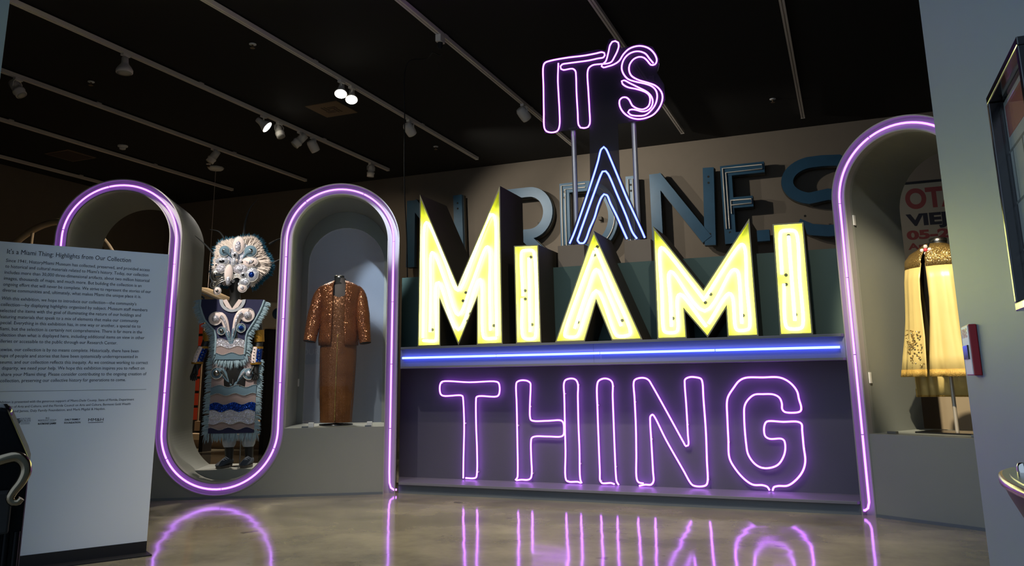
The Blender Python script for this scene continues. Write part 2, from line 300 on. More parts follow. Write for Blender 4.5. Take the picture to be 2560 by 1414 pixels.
# outlines measured in metres (x along the wall, z up)
PATHS = {
    'T': [[-3.608,0.119],[-3.605,0.305],[-3.598,0.643],[-3.61,0.881],[-3.616,0.908],[-3.636,0.916],[-3.835,0.912],[-3.863,0.929],[-3.875,0.989],[-3.864,1.037],[-3.844,1.053],[-3.538,1.043],[-3.24,1.045],[-3.218,1.03],[-3.208,0.971],[-3.219,0.919],[-3.241,0.903],[-3.433,0.907],[-3.463,0.896],[-3.467,0.867],[-3.467,0.645],[-3.457,0.386],[-3.458,0.181],[-3.468,0.133],[-3.494,0.123],[-3.583,0.123]],
    'H1': [[-3.052,0.121],[-3.032,0.144],[-3.027,0.194],[-3.027,0.521],[-3.029,0.828],[-3.033,1.009],[-3.025,1.038],[-2.993,1.053],[-2.95,1.056],[-2.907,1.047],[-2.882,1.027],[-2.88,0.995],[-2.89,0.828],[-2.892,0.713],[-2.883,0.681],[-2.851,0.671],[-2.705,0.674],[-2.574,0.677],[-2.554,0.658],[-2.548,0.602],[-2.555,0.546],[-2.578,0.531],[-2.708,0.529],[-2.846,0.527],[-2.877,0.513],[-2.886,0.473],[-2.886,0.335],[-2.883,0.186],[-2.895,0.143],[-2.923,0.128],[-2.993,0.126],[-3.042,0.119]],
    'H2': [[-2.396,0.117],[-2.422,0.126],[-2.515,0.125],[-2.539,0.139],[-2.538,0.405],[-2.538,0.652],[-2.537,0.903],[-2.538,1.017],[-2.523,1.051],[-2.468,1.067],[-2.421,1.057],[-2.399,1.022],[-2.401,0.903],[-2.403,0.653],[-2.4,0.408],[-2.403,0.189],[-2.398,0.141],[-2.387,0.115]],
    'I': [[-2.074,0.117],[-2.103,0.127],[-2.193,0.124],[-2.208,0.142],[-2.209,0.231],[-2.211,0.472],[-2.212,0.778],[-2.208,1.002],[-2.193,1.041],[-2.14,1.063],[-2.087,1.053],[-2.06,1.025],[-2.061,0.901],[-2.061,0.656],[-2.06,0.355],[-2.058,0.2],[-2.052,0.141],[-2.034,0.112]],
    'N': [[-1.804,0.134],[-1.848,0.142],[-1.864,0.167],[-1.859,0.396],[-1.853,0.616],[-1.854,0.888],[-1.857,1.013],[-1.847,1.044],[-1.807,1.062],[-1.748,1.062],[-1.713,1.042],[-1.687,0.999],[-1.582,0.801],[-1.424,0.495],[-1.407,0.465],[-1.386,0.472],[-1.383,0.573],[-1.383,0.825],[-1.386,1.008],[-1.381,1.045],[-1.342,1.065],[-1.28,1.063],[-1.238,1.049],[-1.228,1.019],[-1.227,0.886],[-1.223,0.587],[-1.229,0.351],[-1.235,0.165],[-1.25,0.139],[-1.305,0.126],[-1.365,0.135],[-1.388,0.16],[-1.437,0.252],[-1.584,0.522],[-1.675,0.715],[-1.693,0.736],[-1.713,0.721],[-1.718,0.666],[-1.716,0.52],[-1.713,0.244],[-1.713,0.155],[-1.735,0.127],[-1.792,0.124],[-1.846,0.112]],
    'G': [[-0.718,0.116],[-0.733,0.143],[-0.772,0.156],[-0.852,0.158],[-0.918,0.199],[-0.993,0.288],[-1.034,0.374],[-1.033,0.531],[-1.03,0.707],[-1.024,0.849],[-1.009,0.897],[-0.959,0.968],[-0.908,1.027],[-0.853,1.053],[-0.706,1.055],[-0.568,1.053],[-0.502,1.023],[-0.455,0.976],[-0.43,0.929],[-0.422,0.871],[-0.409,0.802],[-0.415,0.774],[-0.438,0.761],[-0.545,0.763],[-0.564,0.785],[-0.564,0.837],[-0.581,0.883],[-0.625,0.909],[-0.717,0.913],[-0.787,0.908],[-0.842,0.867],[-0.875,0.814],[-0.886,0.719],[-0.885,0.498],[-0.874,0.406],[-0.828,0.333],[-0.773,0.3],[-0.705,0.299],[-0.635,0.327],[-0.587,0.39],[-0.565,0.458],[-0.569,0.526],[-0.59,0.541],[-0.687,0.539],[-0.72,0.559],[-0.728,0.605],[-0.718,0.657],[-0.699,0.682],[-0.563,0.681],[-0.445,0.682],[-0.418,0.665],[-0.417,0.608],[-0.416,0.484],[-0.413,0.36],[-0.439,0.282],[-0.5,0.207],[-0.57,0.16],[-0.648,0.154],[-0.683,0.142],[-0.694,0.114]],
    'ITS': [[-2.542,4.317],[-2.552,4.133],[-2.548,3.958],[-2.543,3.784],[-2.547,3.629],[-2.569,3.578],[-2.63,3.567],[-2.691,3.589],[-2.713,3.626],[-2.716,3.809],[-2.714,4.071],[-2.711,4.31],[-2.692,4.346],[-2.63,4.359],[-2.436,4.361],[-2.262,4.352],[-2.126,4.354],[-2.066,4.357],[-2.041,4.344],[-2.036,4.317],[-2.051,4.297],[-2.111,4.295],[-2.213,4.29],[-2.333,4.294],[-2.455,4.298],[-2.499,4.297],[-2.52,4.278],[-2.514,4.247],[-2.488,4.232],[-2.439,4.232],[-2.387,4.229],[-2.358,4.201],[-2.352,4.136],[-2.352,3.962],[-2.346,3.755],[-2.34,3.609],[-2.321,3.578],[-2.284,3.568],[-2.24,3.575],[-2.222,3.602],[-2.22,3.771],[-2.224,3.942],[-2.226,4.167],[-2.211,4.208],[-2.172,4.231],[-2.079,4.229],[-2.012,4.223],[-1.97,4.233],[-1.935,4.282],[-1.904,4.337],[-1.885,4.394],[-1.89,4.43],[-1.92,4.453],[-1.953,4.45],[-1.976,4.42],[-1.999,4.337],[-2.031,4.247],[-2.071,4.219],[-2.075,4.203],[-2.055,4.187],[-2.013,4.19],[-1.946,4.201],[-1.887,4.231],[-1.843,4.292],[-1.775,4.344],[-1.676,4.355],[-1.581,4.314],[-1.52,4.235],[-1.504,4.165],[-1.525,4.13],[-1.565,4.132],[-1.595,4.176],[-1.633,4.221],[-1.681,4.238],[-1.739,4.222],[-1.782,4.17],[-1.79,4.112],[-1.771,4.054],[-1.708,4.0],[-1.598,3.946],[-1.536,3.911],[-1.491,3.862],[-1.468,3.809],[-1.471,3.743],[-1.508,3.667],[-1.566,3.61],[-1.647,3.585],[-1.727,3.586],[-1.806,3.619],[-1.868,3.678],[-1.901,3.749],[-1.901,3.808],[-1.87,3.834],[-1.829,3.828],[-1.798,3.793],[-1.776,3.739],[-1.722,3.695],[-1.658,3.68],[-1.609,3.706],[-1.591,3.761],[-1.596,3.812],[-1.627,3.85],[-1.713,3.897],[-1.817,3.938],[-1.864,3.98],[-1.871,4.01],[-1.846,4.014],[-1.791,3.976],[-1.696,3.911],[-1.611,3.848],[-1.573,3.792],[-1.565,3.741],[-1.586,3.686],[-1.628,3.659],[-1.675,3.658],[-1.754,3.689],[-1.803,3.693],[-1.82,3.671],[-1.797,3.642],[-1.725,3.619],[-1.645,3.617],[-1.58,3.661],[-1.537,3.72],[-1.518,3.8],[-1.53,3.86],[-1.568,3.907],[-1.63,3.942],[-1.725,3.979],[-1.805,4.021],[-1.851,4.088],[-1.865,4.15],[-1.846,4.224],[-1.802,4.276],[-1.744,4.3],[-1.679,4.297],[-1.615,4.261],[-1.578,4.203],[-1.54,4.146]],
    'A_outer': [[-2.47,2.386],[-2.42,2.487],[-2.331,2.705],[-2.223,2.987],[-2.149,3.192],[-2.109,3.319],[-2.081,3.341],[-2.059,3.316],[-2.017,3.209],[-1.944,3.006],[-1.873,2.805],[-1.787,2.591],[-1.724,2.43],[-1.708,2.385]],
    'A_inner': [[-1.785,2.383],[-1.825,2.446],[-1.881,2.615],[-1.967,2.847],[-2.048,3.058],[-2.071,3.088],[-2.104,3.088],[-2.121,3.058],[-2.175,2.933],[-2.265,2.715],[-2.372,2.451],[-2.386,2.412],[-2.366,2.383],[-2.325,2.38],[-2.299,2.413],[-2.255,2.521],[-2.202,2.629],[-2.165,2.738],[-2.121,2.83],[-2.096,2.855],[-2.067,2.841],[-2.035,2.757],[-1.976,2.624],[-1.918,2.477],[-1.882,2.388]],
    'board_top': [[-2.726,4.378],[-2.116,4.404],[-2.032,4.375],[-1.994,4.496],[-1.935,4.49],[-1.871,4.421],[-1.881,4.371],[-1.781,4.379],[-1.665,4.389],[-1.538,4.327],[-1.481,4.189],[-1.512,4.043],[-1.447,3.915],[-1.443,3.749],[-1.508,3.643],[-1.655,3.565],[-1.935,3.571],[-1.933,3.019],[-2.242,3.029],[-2.232,3.57],[-2.72,3.576]],
    'board_A': [[-2.5,2.385],[-2.243,2.996],[-2.237,3.078],[-2.102,3.376],[-2.069,3.372],[-1.935,3.044],[-1.695,2.386],[-1.906,2.387],[-2.094,2.842],[-2.299,2.362]],
    'M1': [[-3.925,2.94],[-3.489,1.988],[-3.028,2.938],[-3.014,1.396],[-3.284,1.394],[-3.283,1.824],[-3.48,1.396],[-3.68,1.824],[-3.677,1.392],[-3.93,1.396]],
    'I1': [[-2.886,2.327],[-2.634,2.319],[-2.623,1.388],[-2.875,1.392]],
    'A1': [[-2.083,2.409],[-1.667,1.399],[-1.946,1.393],[-2.08,1.747],[-2.201,1.391],[-2.486,1.393]],
    'M1a': [[-3.889,1.479],[-3.887,2.049],[-3.883,2.621],[-3.864,2.648],[-3.837,2.629],[-3.651,2.241],[-3.502,1.932],[-3.335,2.26],[-3.156,2.644],[-3.126,2.663],[-3.101,2.636],[-3.095,2.043],[-3.088,1.474]],
    'M1b': [[-3.81,1.537],[-3.808,1.949],[-3.809,2.307],[-3.794,2.334],[-3.767,2.311],[-3.635,2.007],[-3.498,1.691],[-3.35,1.991],[-3.202,2.331],[-3.18,2.346],[-3.162,2.322],[-3.161,1.914],[-3.156,1.528]],
    'M1c': [[-3.889,1.455],[-3.749,1.451],[-3.74,1.488],[-3.741,2.02],[-3.718,2.026],[-3.498,1.546],[-3.284,2.014],[-3.259,2.028],[-3.247,1.998],[-3.232,1.478],[-3.214,1.456],[-3.092,1.454]],
    'I1a': [[-2.813,1.843],[-2.824,2.237],[-2.814,2.273],[-2.785,2.28],[-2.715,2.275],[-2.695,2.257],[-2.689,1.474],[-2.703,1.442],[-2.792,1.439],[-2.819,1.459],[-2.821,1.818]],
    'I1b': [[-2.747,2.205],[-2.748,1.853],[-2.746,1.501]],
    'A1a': [[-2.093,2.223],[-2.264,1.828],[-2.399,1.489],[-2.4,1.452],[-2.374,1.441],[-2.295,1.442],[-2.272,1.46],[-2.086,1.856],[-1.928,1.467],[-1.904,1.436],[-1.804,1.439],[-1.782,1.456],[-1.926,1.847],[-2.079,2.248]],
    'A1b': [[-2.306,1.517],[-2.171,1.861],[-2.079,2.051],[-1.99,1.851],[-1.865,1.525]],
    'M2': [[-1.525,2.404],[-1.111,1.813],[-0.684,2.401],[-0.679,1.402],[-0.933,1.398],[-0.932,1.633],[-1.099,1.397],[-1.281,1.629],[-1.277,1.394],[-1.534,1.398]],
    'I2': [[-0.497,2.333],[-0.249,2.33],[-0.251,1.398],[-0.509,1.397]],
    'M2a': [[-1.11,1.713],[-1.446,2.199],[-1.466,2.21],[-1.48,2.188],[-1.482,1.81],[-1.483,1.479],[-1.471,1.457],[-1.374,1.453],[-1.358,1.474],[-1.345,1.757],[-1.321,1.782],[-1.111,1.491]],
    'M2b': [[-1.413,1.502],[-1.41,1.754],[-1.412,1.964],[-1.394,1.987],[-1.372,1.975],[-1.116,1.624],[-0.87,1.956],[-0.844,1.97],[-0.82,1.959],[-0.81,1.927],[-0.812,1.505]],
    'M2c': [[-1.103,1.739],[-0.787,2.172],[-0.764,2.184],[-0.746,2.166],[-0.749,1.834],[-0.749,1.478],[-0.763,1.456],[-0.848,1.45],[-0.865,1.47],[-0.877,1.746],[-0.901,1.767],[-1.091,1.516]],
    'I2a': [[-0.455,1.905],[-0.443,2.245],[-0.433,2.27],[-0.403,2.276],[-0.338,2.271],[-0.315,2.254],[-0.318,1.859],[-0.324,1.474],[-0.34,1.451],[-0.438,1.451],[-0.457,1.473],[-0.446,1.823]],
    'I2b': [[-0.377,2.227],[-0.381,1.876],[-0.383,1.513]],
}

# ================================================================== THE ROOM
ZC = 5.2
struct(MB().box(-14.9, 4.3, -4.0, 14.2, -0.15, 0.0).build('floor', 'polished_concrete'))
ceiling = struct(MB().box(-14.9, 4.3, 2.6, 14.2, ZC, ZC+0.15).build('ceiling', 'ceiling_black'))
struct(MB().box(-14.9, 4.3, 13.85, 14.2, 0.0, ZC).build('wall_back', 'wall_taupe'))
struct(MB().box(-14.9, -14.55, 2.85, 13.85, 0.0, ZC).build('wall_left', 'wall_taupe'))
struct(MB().box(4.0, 4.3, 2.6, 13.85, 0.0, ZC).build('wall_right', 'wall_taupe'))
struct(MB().box(-14.9, -4.33, 2.6, 2.85, 0.0, ZC).build('wall_entrance_left', 'wall_lobby', bevel=0.004))
lobby_wall = struct(MB().box(0.30, 4.0, -2.5, 2.60, 0.0, ZC).build('wall_lobby_right', 'wall_lobby', bevel=0.008))

# ------------------------------------------------------------------ left display wall: serpentine slab, plinths, glass
RAD, AZ, UZ = 0.535, 2.475, 0.62
L0, L1, L2, L3 = -0.097, -1.167, -2.237, -3.307
A2, UC, A1C = (L0+L1)/2, (L1+L2)/2, (L2+L3)/2
SILL = 0.63
path = [(L0, 0.0), (L0, AZ*0.5)]+circ(A2, AZ, RAD, 0, 180)+[(L1, 1.5)]+circ(UC, UZ, RAD, 0, -180)+[(L2, 1.5)]+circ(A1C, AZ, RAD, 0, 180)+[(L3, 1.5), (L3, 0.0)]
CH = 0.07
lw = struct(MB().sweep(path, [(-0.06, CH), (0.06, CH), (0.06, 0.9), (-0.06, 0.9)]).build('wall_left_flank', 'flank_grey', frame=LEFT))
# masonry below the arches
blk = circ(UC, UZ, RAD+0.06, 0, -90, 28)
p_r = [(L1+0.06, SILL)]+[p for p in blk[1:]]+[(UC, 0.0), (L0-0.06, 0.0), (L0-0.06, SILL)]
struct(MB().prism(p_r, 0.005, 0.9).build('wall_left_plinth', 'flank_grey', frame=LEFT))
blk = circ(UC, UZ, RAD+0.06, 180, 270, 28)
p_l = [(L2-0.06, SILL)]+blk[1:]+[(UC, 0.0), (L3+0.06, 0.0), (L3+0.06, SILL)]
struct(MB().prism(p_l, 0.005, 0.9).build('wall_left_outer_plinth', 'flank_grey', frame=LEFT))
struct(MB().box(L3+0.06, L0-0.06, -0.006, 0.005, 0.0, 0.022).build('baseboard_left', 'base_slate', frame=LEFT))
# plinth inside the U on which the costume stands
uz = 0.235; hw = math.sqrt((RAD-0.06)**2-(UZ-uz)**2)
pl = [(UC-hw, uz)]+[(UC+(RAD-0.06)*math.sin(a), UZ-(RAD-0.06)*math.cos(a)) for a in [math.asin(hw/(RAD-0.06))*(-1+2*i/12) for i in range(1, 12)]]+[(UC+hw, uz)]
struct(MB().prism(pl, 0.28, 0.9).build('wall_left_costume_plinth', 'flank_grey', frame=LEFT))
# back ring and panes of the gown niche
def arch_poly(cx, cz, r, sill, n=56): return [(cx-r, sill)]+circ(cx, cz, r, 180, 0, n)+[(cx+r, sill)]
def arch_ring(cx, ro, zo, ri, zi, sill, y0, y1):
    mb = MB(); o = circ(cx, zo, ro, 180, 0, 56); i_ = circ(cx+0.006, zi, ri, 180, 0, 56)
    o = [(cx-ro, sill)]+o+[(cx+ro, sill)]; i_ = [(cx+0.006-ri, sill)]+i_+[(cx+0.006+ri, sill)]; n = len(o)
    vs = [(p[0], y0, p[1]) for p in o]+[(p[0], y0, p[1]) for p in i_]+[(p[0], y1, p[1]) for p in o]+[(p[0], y1, p[1]) for p in i_]
    fs = []
    for k in range(n-1): fs += [(k, k+1, n+k+1, n+k), (2*n+k, 3*n+k, 3*n+k+1, 2*n+k+1), (n+k, n+k+1, 3*n+k+1, 3*n+k), (k, 2*n+k, 2*n+k+1, k+1)]
    return mb.add(vs, fs)
arch_ring(A2, RAD-0.061, AZ, 0.417, 2.35, SILL, 0.86, 0.885).build('back_ring', 'flank_grey', lw)
MB().prism(arch_poly(A2+0.006, 2.35, 0.42, SILL), 0.886, 0.892).build('haze_back_pane', 'pane_haze', lw)
MB().prism(arch_poly(A2, AZ, RAD-0.062, SILL+0.002), 0.10, 0.106).build('glass_pane', 'pane_clear', lw)
for sx in (-0.866, -0.301): MB().box(sx-0.026, sx+0.026, 0.085, 0.125, SILL, SILL+0.045).build('glass_clip', 'plastic_white', lw, bevel=0.003)
for sx in (-0.915, -0.312): MB().box(sx-0.03, sx+0.03, 0.02, 0.045, SILL, SILL+0.014).build('caption_plate', 'base_slate', lw)
MB().box(L1+0.06, L1+0.075, 0.85, 0.9, 1.02, 1.10).build('glass_clip', 'plastic_white', lw)

# light channel of the left wall with its neon tube
CHP = [(-0.06, 0.0), (-0.05, 0.0), (-0.05, CH-0.012), (0.05, CH-0.012), (0.05, 0.0), (0.06, 0.0), (0.06, CH), (-0.06, CH)]
def neon(parent, pts, r, core, glow=None, n=8, gr=1.5, name='neon_tube'):
    o = MB().tube(pts, r, n).build(name, core, parent)
    if glow: MB().tube(pts, r*gr, n).build('tube_glow', glow, o)  # emissive shell that paints the coloured glow fringe round the core
    return o
def cut_lengths(pts, seg, gap):                    # split a polyline into lamp lengths with small dark joints
    P = [v3(p) for p in pts]; out = [[P[0]]]; acc = 0
    for a, b in zip(P, P[1:]):
        L = (b-a).length; t = 0
        while acc+(L-t) > seg:
            t += seg-acc; q = a+(b-a)*(t/L); out[-1].append(q-(b-a).normalized()*gap/2); out.append([q+(b-a).normalized()*gap/2]); acc = 0
        acc += L-t; out[-1].append(b)
    return [o for o in out if len(o) > 1 and sum((o[i+1]-o[i]).length for i in range(len(o)-1)) > 0.04]
def light_channel(frame, path, tube2d, label, r=0.0082):
    t = thing('neon_light_channel', label, 'neon light', frame, (tube2d[0][0], 0.0, 0.0))
    MB().sweep(path, CHP).build('channel', 'channel_paint', t)
    pts = [(p[0], 0.018, p[1]) for p in tube2d]
    for seg in cut_lengths(pts, 0.62, 0.007):
        neon(t, seg, r, 'neon_purple', 'glow_purple')
        a = seg[-1]; MB().ball(a, 0.009, 6).build('tube_joint', 'ledge_grey', t)
    return t
tube = [(L0+0.075, 0.035), (L0+0.045, 0.036), (L0+0.018, 0.055), (L0+0.004, 0.10), (L0, 0.2), (L0, 0.9), (L0, 1.7)]+circ(A2, AZ, RAD, 0, 180, 40)+[(L1, 1.9), (L1, 1.2)]+circ(UC, UZ, RAD, 0, -180, 40)+[(L2, 1.2), (L2, 1.9)]+circ(A1C, AZ, RAD, 0, 180, 40)+[(L3, 1.7), (L3, 0.9), (L3, 0.1)]
light_channel(LEFT, path, tube, 'violet neon tube in a pale channel snaking over two arches and under a U')

# ------------------------------------------------------------------ right display wall: one arch with the cape niche
Q0, Q1 = 0.045, 1.115; QC = (Q0+Q1)/2
rpath = [(Q0, 0.0), (Q0, 1.2)]+circ(QC, AZ, RAD, 180, 0)+[(Q1, 1.2), (Q1, 0.0)]
rw = struct(MB().sweep(rpath, [(-0.06, CH), (0.06, CH), (0.06, 0.9), (-0.06, 0.9)]).build('wall_right_flank', 'flank_grey', frame=RIGHT))
struct(MB().prism([(Q0+0.06, 0.0), (Q1-0.06, 0.0), (Q1-0.06, 0.615), (Q0+0.06, 0.615)], 0.005, 0.9).build('wall_right_plinth', 'flank_grey', frame=RIGHT))
struct(MB().box(Q0+0.06, Q1-0.06, -0.006, 0.005, 0.0, 0.022).build('baseboard_right', 'base_slate', frame=RIGHT))
MB().prism(arch_poly(QC, AZ, RAD-0.062, 0.617), 0.10, 0.106).build('glass_pane', 'pane_clear', rw)
for sx, sz in ((Q0+0.2, 0.617), (Q1-0.25, 0.617)): MB().box(sx-0.035, sx+0.035, 0.085, 0.125, sz, sz+0.018).build('glass_clip', 'steel', rw)
for sz in (1.0, 2.28): MB().box(Q0+0.06, Q0+0.068, 0.09, 0.12, sz, sz+0.085).build('glass_clip', 'plastic_white', rw)
rtube = [(Q0-0.075, 0.035), (Q0-0.04, 0.036), (Q0-0.014, 0.055), (Q0, 0.10), (Q0, 0.9), (Q0, 1.7)]+circ(QC, AZ, RAD, 180, 0, 40)+[(Q1, 1.7), (Q1, 0.9), (Q1, 0.1)]
light_channel(RIGHT, rpath, rtube, 'violet neon tube in a pale channel round the arch of the cape niche')

# ------------------------------------------------------------------ sign stand in the middle
SX0, SX1 = -4.115, -0.035
def sl(y): return -4.132-(y-7.035)*0.577       # the stand ends against the splayed display walls
def sr(y): return -0.014+(y-7.06)*0.577
def splay(y0, y1, z0, z1): return MB().prism_z([(sl(y0), y0), (sr(y0), y0), (sr(y1), y1), (sl(y1), y1)], z0, z1)
struct(splay(7.06, 7.60, 0.0, 0.083).build('wall_sign_base', 'base_slate'))
struct(splay(7.02, 7.44, 0.083, 0.105).build('trim_ledge', 'ledge_grey', bevel=0.002))
struct(splay(7.43, 7.60, 0.105, 1.185).build('wall_sign_back', 'slate'))
shelf = struct(splay(7.055, 7.78, 1.187, 1.388).build('wall_sign_shelf', 'fascia'))
splay(7.015, 7.78, 1.388, 1.394).build('shelf_top', 'ledge_grey', shelf)
splay(7.015, 7.06, 1.372, 1.388).build('upper_lip', 'base_slate', shelf)
splay(7.015, 7.06, 1.185, 1.203).build('lower_lip', 'ledge_grey', shelf)
MB().box(-2.132, -2.129, 7.0535, 7.056, 1.203, 1.372).build('panel_joint', 'base_slate', shelf)
struct(splay(7.43, 7.78, 1.394, 2.15).build('wall_sign_platform', 'green_grey'))
t = thing('neon_strip', 'straight blue neon tube along the shelf below the yellow letters', 'neon light', WORLD, (SX0, 7.025, 1.287))
for seg in cut_lengths([(SX0+0.01, 7.028, 1.287), (SX1-0.02, 7.028, 1.287)], 1.02, 0.008): neon(t, seg, 0.010, 'neon_blue', 'glow_blue')

# ------------------------------------------------------------------ purple THING letters
ORD = {'T': 'T', 'H1': 'H', 'I': 'I', 'N': 'N', 'G': 'G'}
for k, keys in (('T', ('T',)), ('H', ('H1', 'H2')), ('I', ('I',)), ('N', ('N',)), ('G', ('G',))):
    xs = [p[0] for q in keys for p in PATHS[q]]
    t = thing('neon_letter', 'purple neon outline letter %s of the word THING above the ledge' % k, 'neon letter', WORLD, (sum(xs)/len(xs), 7.39, 0.11), 'purple neon letters above the ledge')
    for q in keys:
        sp = [(p.x, 7.39, p.y) for p in smooth_path(PATHS[q])]
        neon(t, sp, 0.0070, 'neon_purple_sign', 'glow_purple', 8, 1.6)
        L = len(sp)
        for f in (0.12, 0.37, 0.63, 0.88):
            p = sp[int(L*f)]; MB().box(p[0]-0.009, p[0]+0.009, 7.398, 7.4295, p[2]-0.006, p[2]+0.006).build('tube_clip', 'plastic_white', t)

# ------------------------------------------------------------------ yellow MIAMI channel letters
ZP = 2.155
def channel_letter(key, tubes, label, holes):
    poly = [(p[0], p[1] if p[1] > 1.42 else 1.396) for p in PATHS[key]]
    xs = [p[0] for p in poly]
    t = thing('channel_letter', label, 'sign letter', WORLD, (sum(xs)/len(xs), 7.02, 1.396), 'yellow channel letters on the shelf')
    y0, yf = 7.02, 7.085; ins = inset(poly, 0.012); n = len(poly)
    a = sum(poly[i][0]*poly[(i+1) % n][1]-poly[(i+1) % n][0]*poly[i][1] for i in range(n))
    vs = [(p[0], y0, p[1]) for p in poly]+[(p[0], y0, p[1]) for p in ins]+[(p[0], yf, p[1]) for p in ins]
    rim = MB().add(vs[:2*n], [(i, (i+1) % n, n+(i+1) % n, n+i) for i in range(n)]); rim.add([(p[0], y0+0.004, p[1]) for p in poly]+[(p[0], y0, p[1]) for p in poly], [(i, (i+1) % n, n+(i+1) % n, n+i) for i in range(n)])
    rim.build('rim', 'rim_metal', t)
    MB().add(vs[n:], [(i, (i+1) % n, n+(i+1) % n, n+i) for i in range(n)]+[tuple(range(n, 2*n))]).build('face', 'letter_yellow', t)
    # dark returns: full height down to the shelf in front, deeper above the platform
    vb = [(p[0], y0+0.004, p[1]) for p in poly]+[(p[0], 7.425, p[1]) for p in poly]
    sd = MB().add(vb, [(i, (i+1) % n, n+(i+1) % n, n+i) for i in range(n)]+[tuple(range(n, 2*n))])
    bm = bmesh.new(); mv = [bm.verts.new(p) for p in [(p[0], 7.425, p[1]) for p in poly]+[(p[0], 7.62, p[1]) for p in poly]]
    for i in range(n): bm.faces.new([mv[i], mv[(i+1) % n], mv[n+(i+1) % n], mv[n+i]])
    bm.faces.new(mv[n:])
    bmesh.ops.bisect_plane(bm, geom=bm.verts[:]+bm.edges[:]+bm.faces[:], plane_co=(0, 0, ZP), plane_no=(0, 0, -1), clear_outer=True)
    bm.verts.index_update()
    if len(bm.faces): sd.add([v.co[:] for v in bm.verts], [tuple(v.index for v in f.verts) for f in bm.faces])
    bm.free()
    sd.build('side_return', 'letter_side', t)
    for q in tubes: neon(t, [(p.x, 7.052, p.y) for p in smooth_path(PATHS[q])], 0.0125, 'neon_yellow')
    for hx, hz in holes: MB().lathe((hx, 7.078, hz), [(0.015, 0), (0.015, 0.012), (0.0, 0.012)], 12, (0, 1, 0)).build('electrode_hole', 'hole_black', t)
    return t
channel_letter('M1', ('M1a', 'M1b', 'M1c'), 'tall yellow neon channel letter M with two high spikes at the start of MIAMI', [(-3.43, 1.91), (-3.46, 1.83), (-3.38, 1.70), (-3.41, 1.63), (-3.80, 1.56), (-3.13, 1.575)])
channel_letter('I1', ('I1a', 'I1b'), 'yellow neon channel letter I between the tall M and the A', [(-2.735, 2.215), (-2.80, 1.895), (-2.80, 1.815), (-2.735, 1.57)])
channel_letter('A1', ('A1a', 'A1b'), 'yellow neon channel letter A without crossbar in the middle of MIAMI', [(-2.07, 2.265), (-2.10, 2.19), (-2.28, 1.575), (-1.86, 1.575)])
channel_letter('M2', ('M2a', 'M2b', 'M2c'), 'wide yellow neon channel letter M next to the last I', [(-1.11, 1.70), (-1.06, 1.77), (-1.40, 1.575), (-0.80, 1.575)])
channel_letter('I2', ('I2a', 'I2b'), 'yellow neon channel letter I at the end of MIAMI beside the arch', [(-0.378, 2.235), (-0.425, 1.90), (-0.43, 1.82), (-0.375, 1.565)])

# ------------------------------------------------------------------ grey blocks and the IT'S A sign above
for i, (x0, x1, lb) in enumerate(((-2.585, -2.31, 'small grey block on the platform under the left leg of the blue neon A'), (-1.905, -1.645, 'small grey block on the platform under the right leg of the blue neon A'))):
    setprops(MB().box(x0, x1, 7.44, 7.70, 2.15, 2.365).build('display_block', 'block_grey', base=((x0+x1)/2, 7.57, 2.15), bevel=0.003), lb, 'block', 'blocks under the neon sign')
t = thing('neon_sign', "smoked acrylic neon sign reading IT'S in violet above a blue A", 'neon sign', WORLD, (-2.1, 7.55, 2.365))
MB().prism([tuple(p) for p in PATHS['board_top']], 7.497, 7.503).build('acrylic_board', 'smoked_acrylic', t)
bA = [tuple(p) for p in PATHS['board_A']]; bA = [(p[0], max(p[1], 2.372)) for p in bA]
MB().prism(bA, 7.490, 7.4965).build('acrylic_letter', 'smoked_acrylic', t)
its = [(p.x, 7.478, p.y) for p in smooth_path(PATHS['ITS'], 0.02)]
neon(t, its, 0.0068, 'neon_purple_sign', 'glow_purple', 8, 1.6)
for k in ('A_outer', 'A_inner'):
    neon(t, [(p.x, 7.472, max(p.y, 2.38)) for p in smooth_path(PATHS[k], 0.02)], 0.0085, 'neon_a', 'glow_blue', 8, 1.6)
for x, zt in ((-2.418, 3.70), (-1.783, 3.66)):
    MB().tube([(x, 7.545, 2.365), (x, 7.545, zt)], 0.0265, 16).build('post', 'galvanised', t)
    MB().box(x-0.04, x+0.04, 7.503, 7.55, 3.585, 3.60).build('post_clamp', 'galvanised', t)
MB().box(-1.60, -1.545, 7.503, 7.54, 3.975, 4.03).build('connector_box', 'plastic_white', t)
for dx in (0.0, 0.025): MB().tube([(-1.53+dx, 7.515, 4.20), (-1.505+dx*0.6, 7.52, 4.14), (-1.52+dx*0.5, 7.52, 4.08), (-1.55+dx*0.4, 7.515, 4.03)], 0.004, 6).build('sign_wire', 'spot_white', t)
MB().tube([(-1.58, 7.515, 3.975), (-1.62, 7.52, 3.88), (-1.68, 7.52, 3.78), (-1.69, 7.525, 3.72), (-1.76, 7.53, 3.70)], 0.004, 6).build('sign_wire', 'spot_white', t)

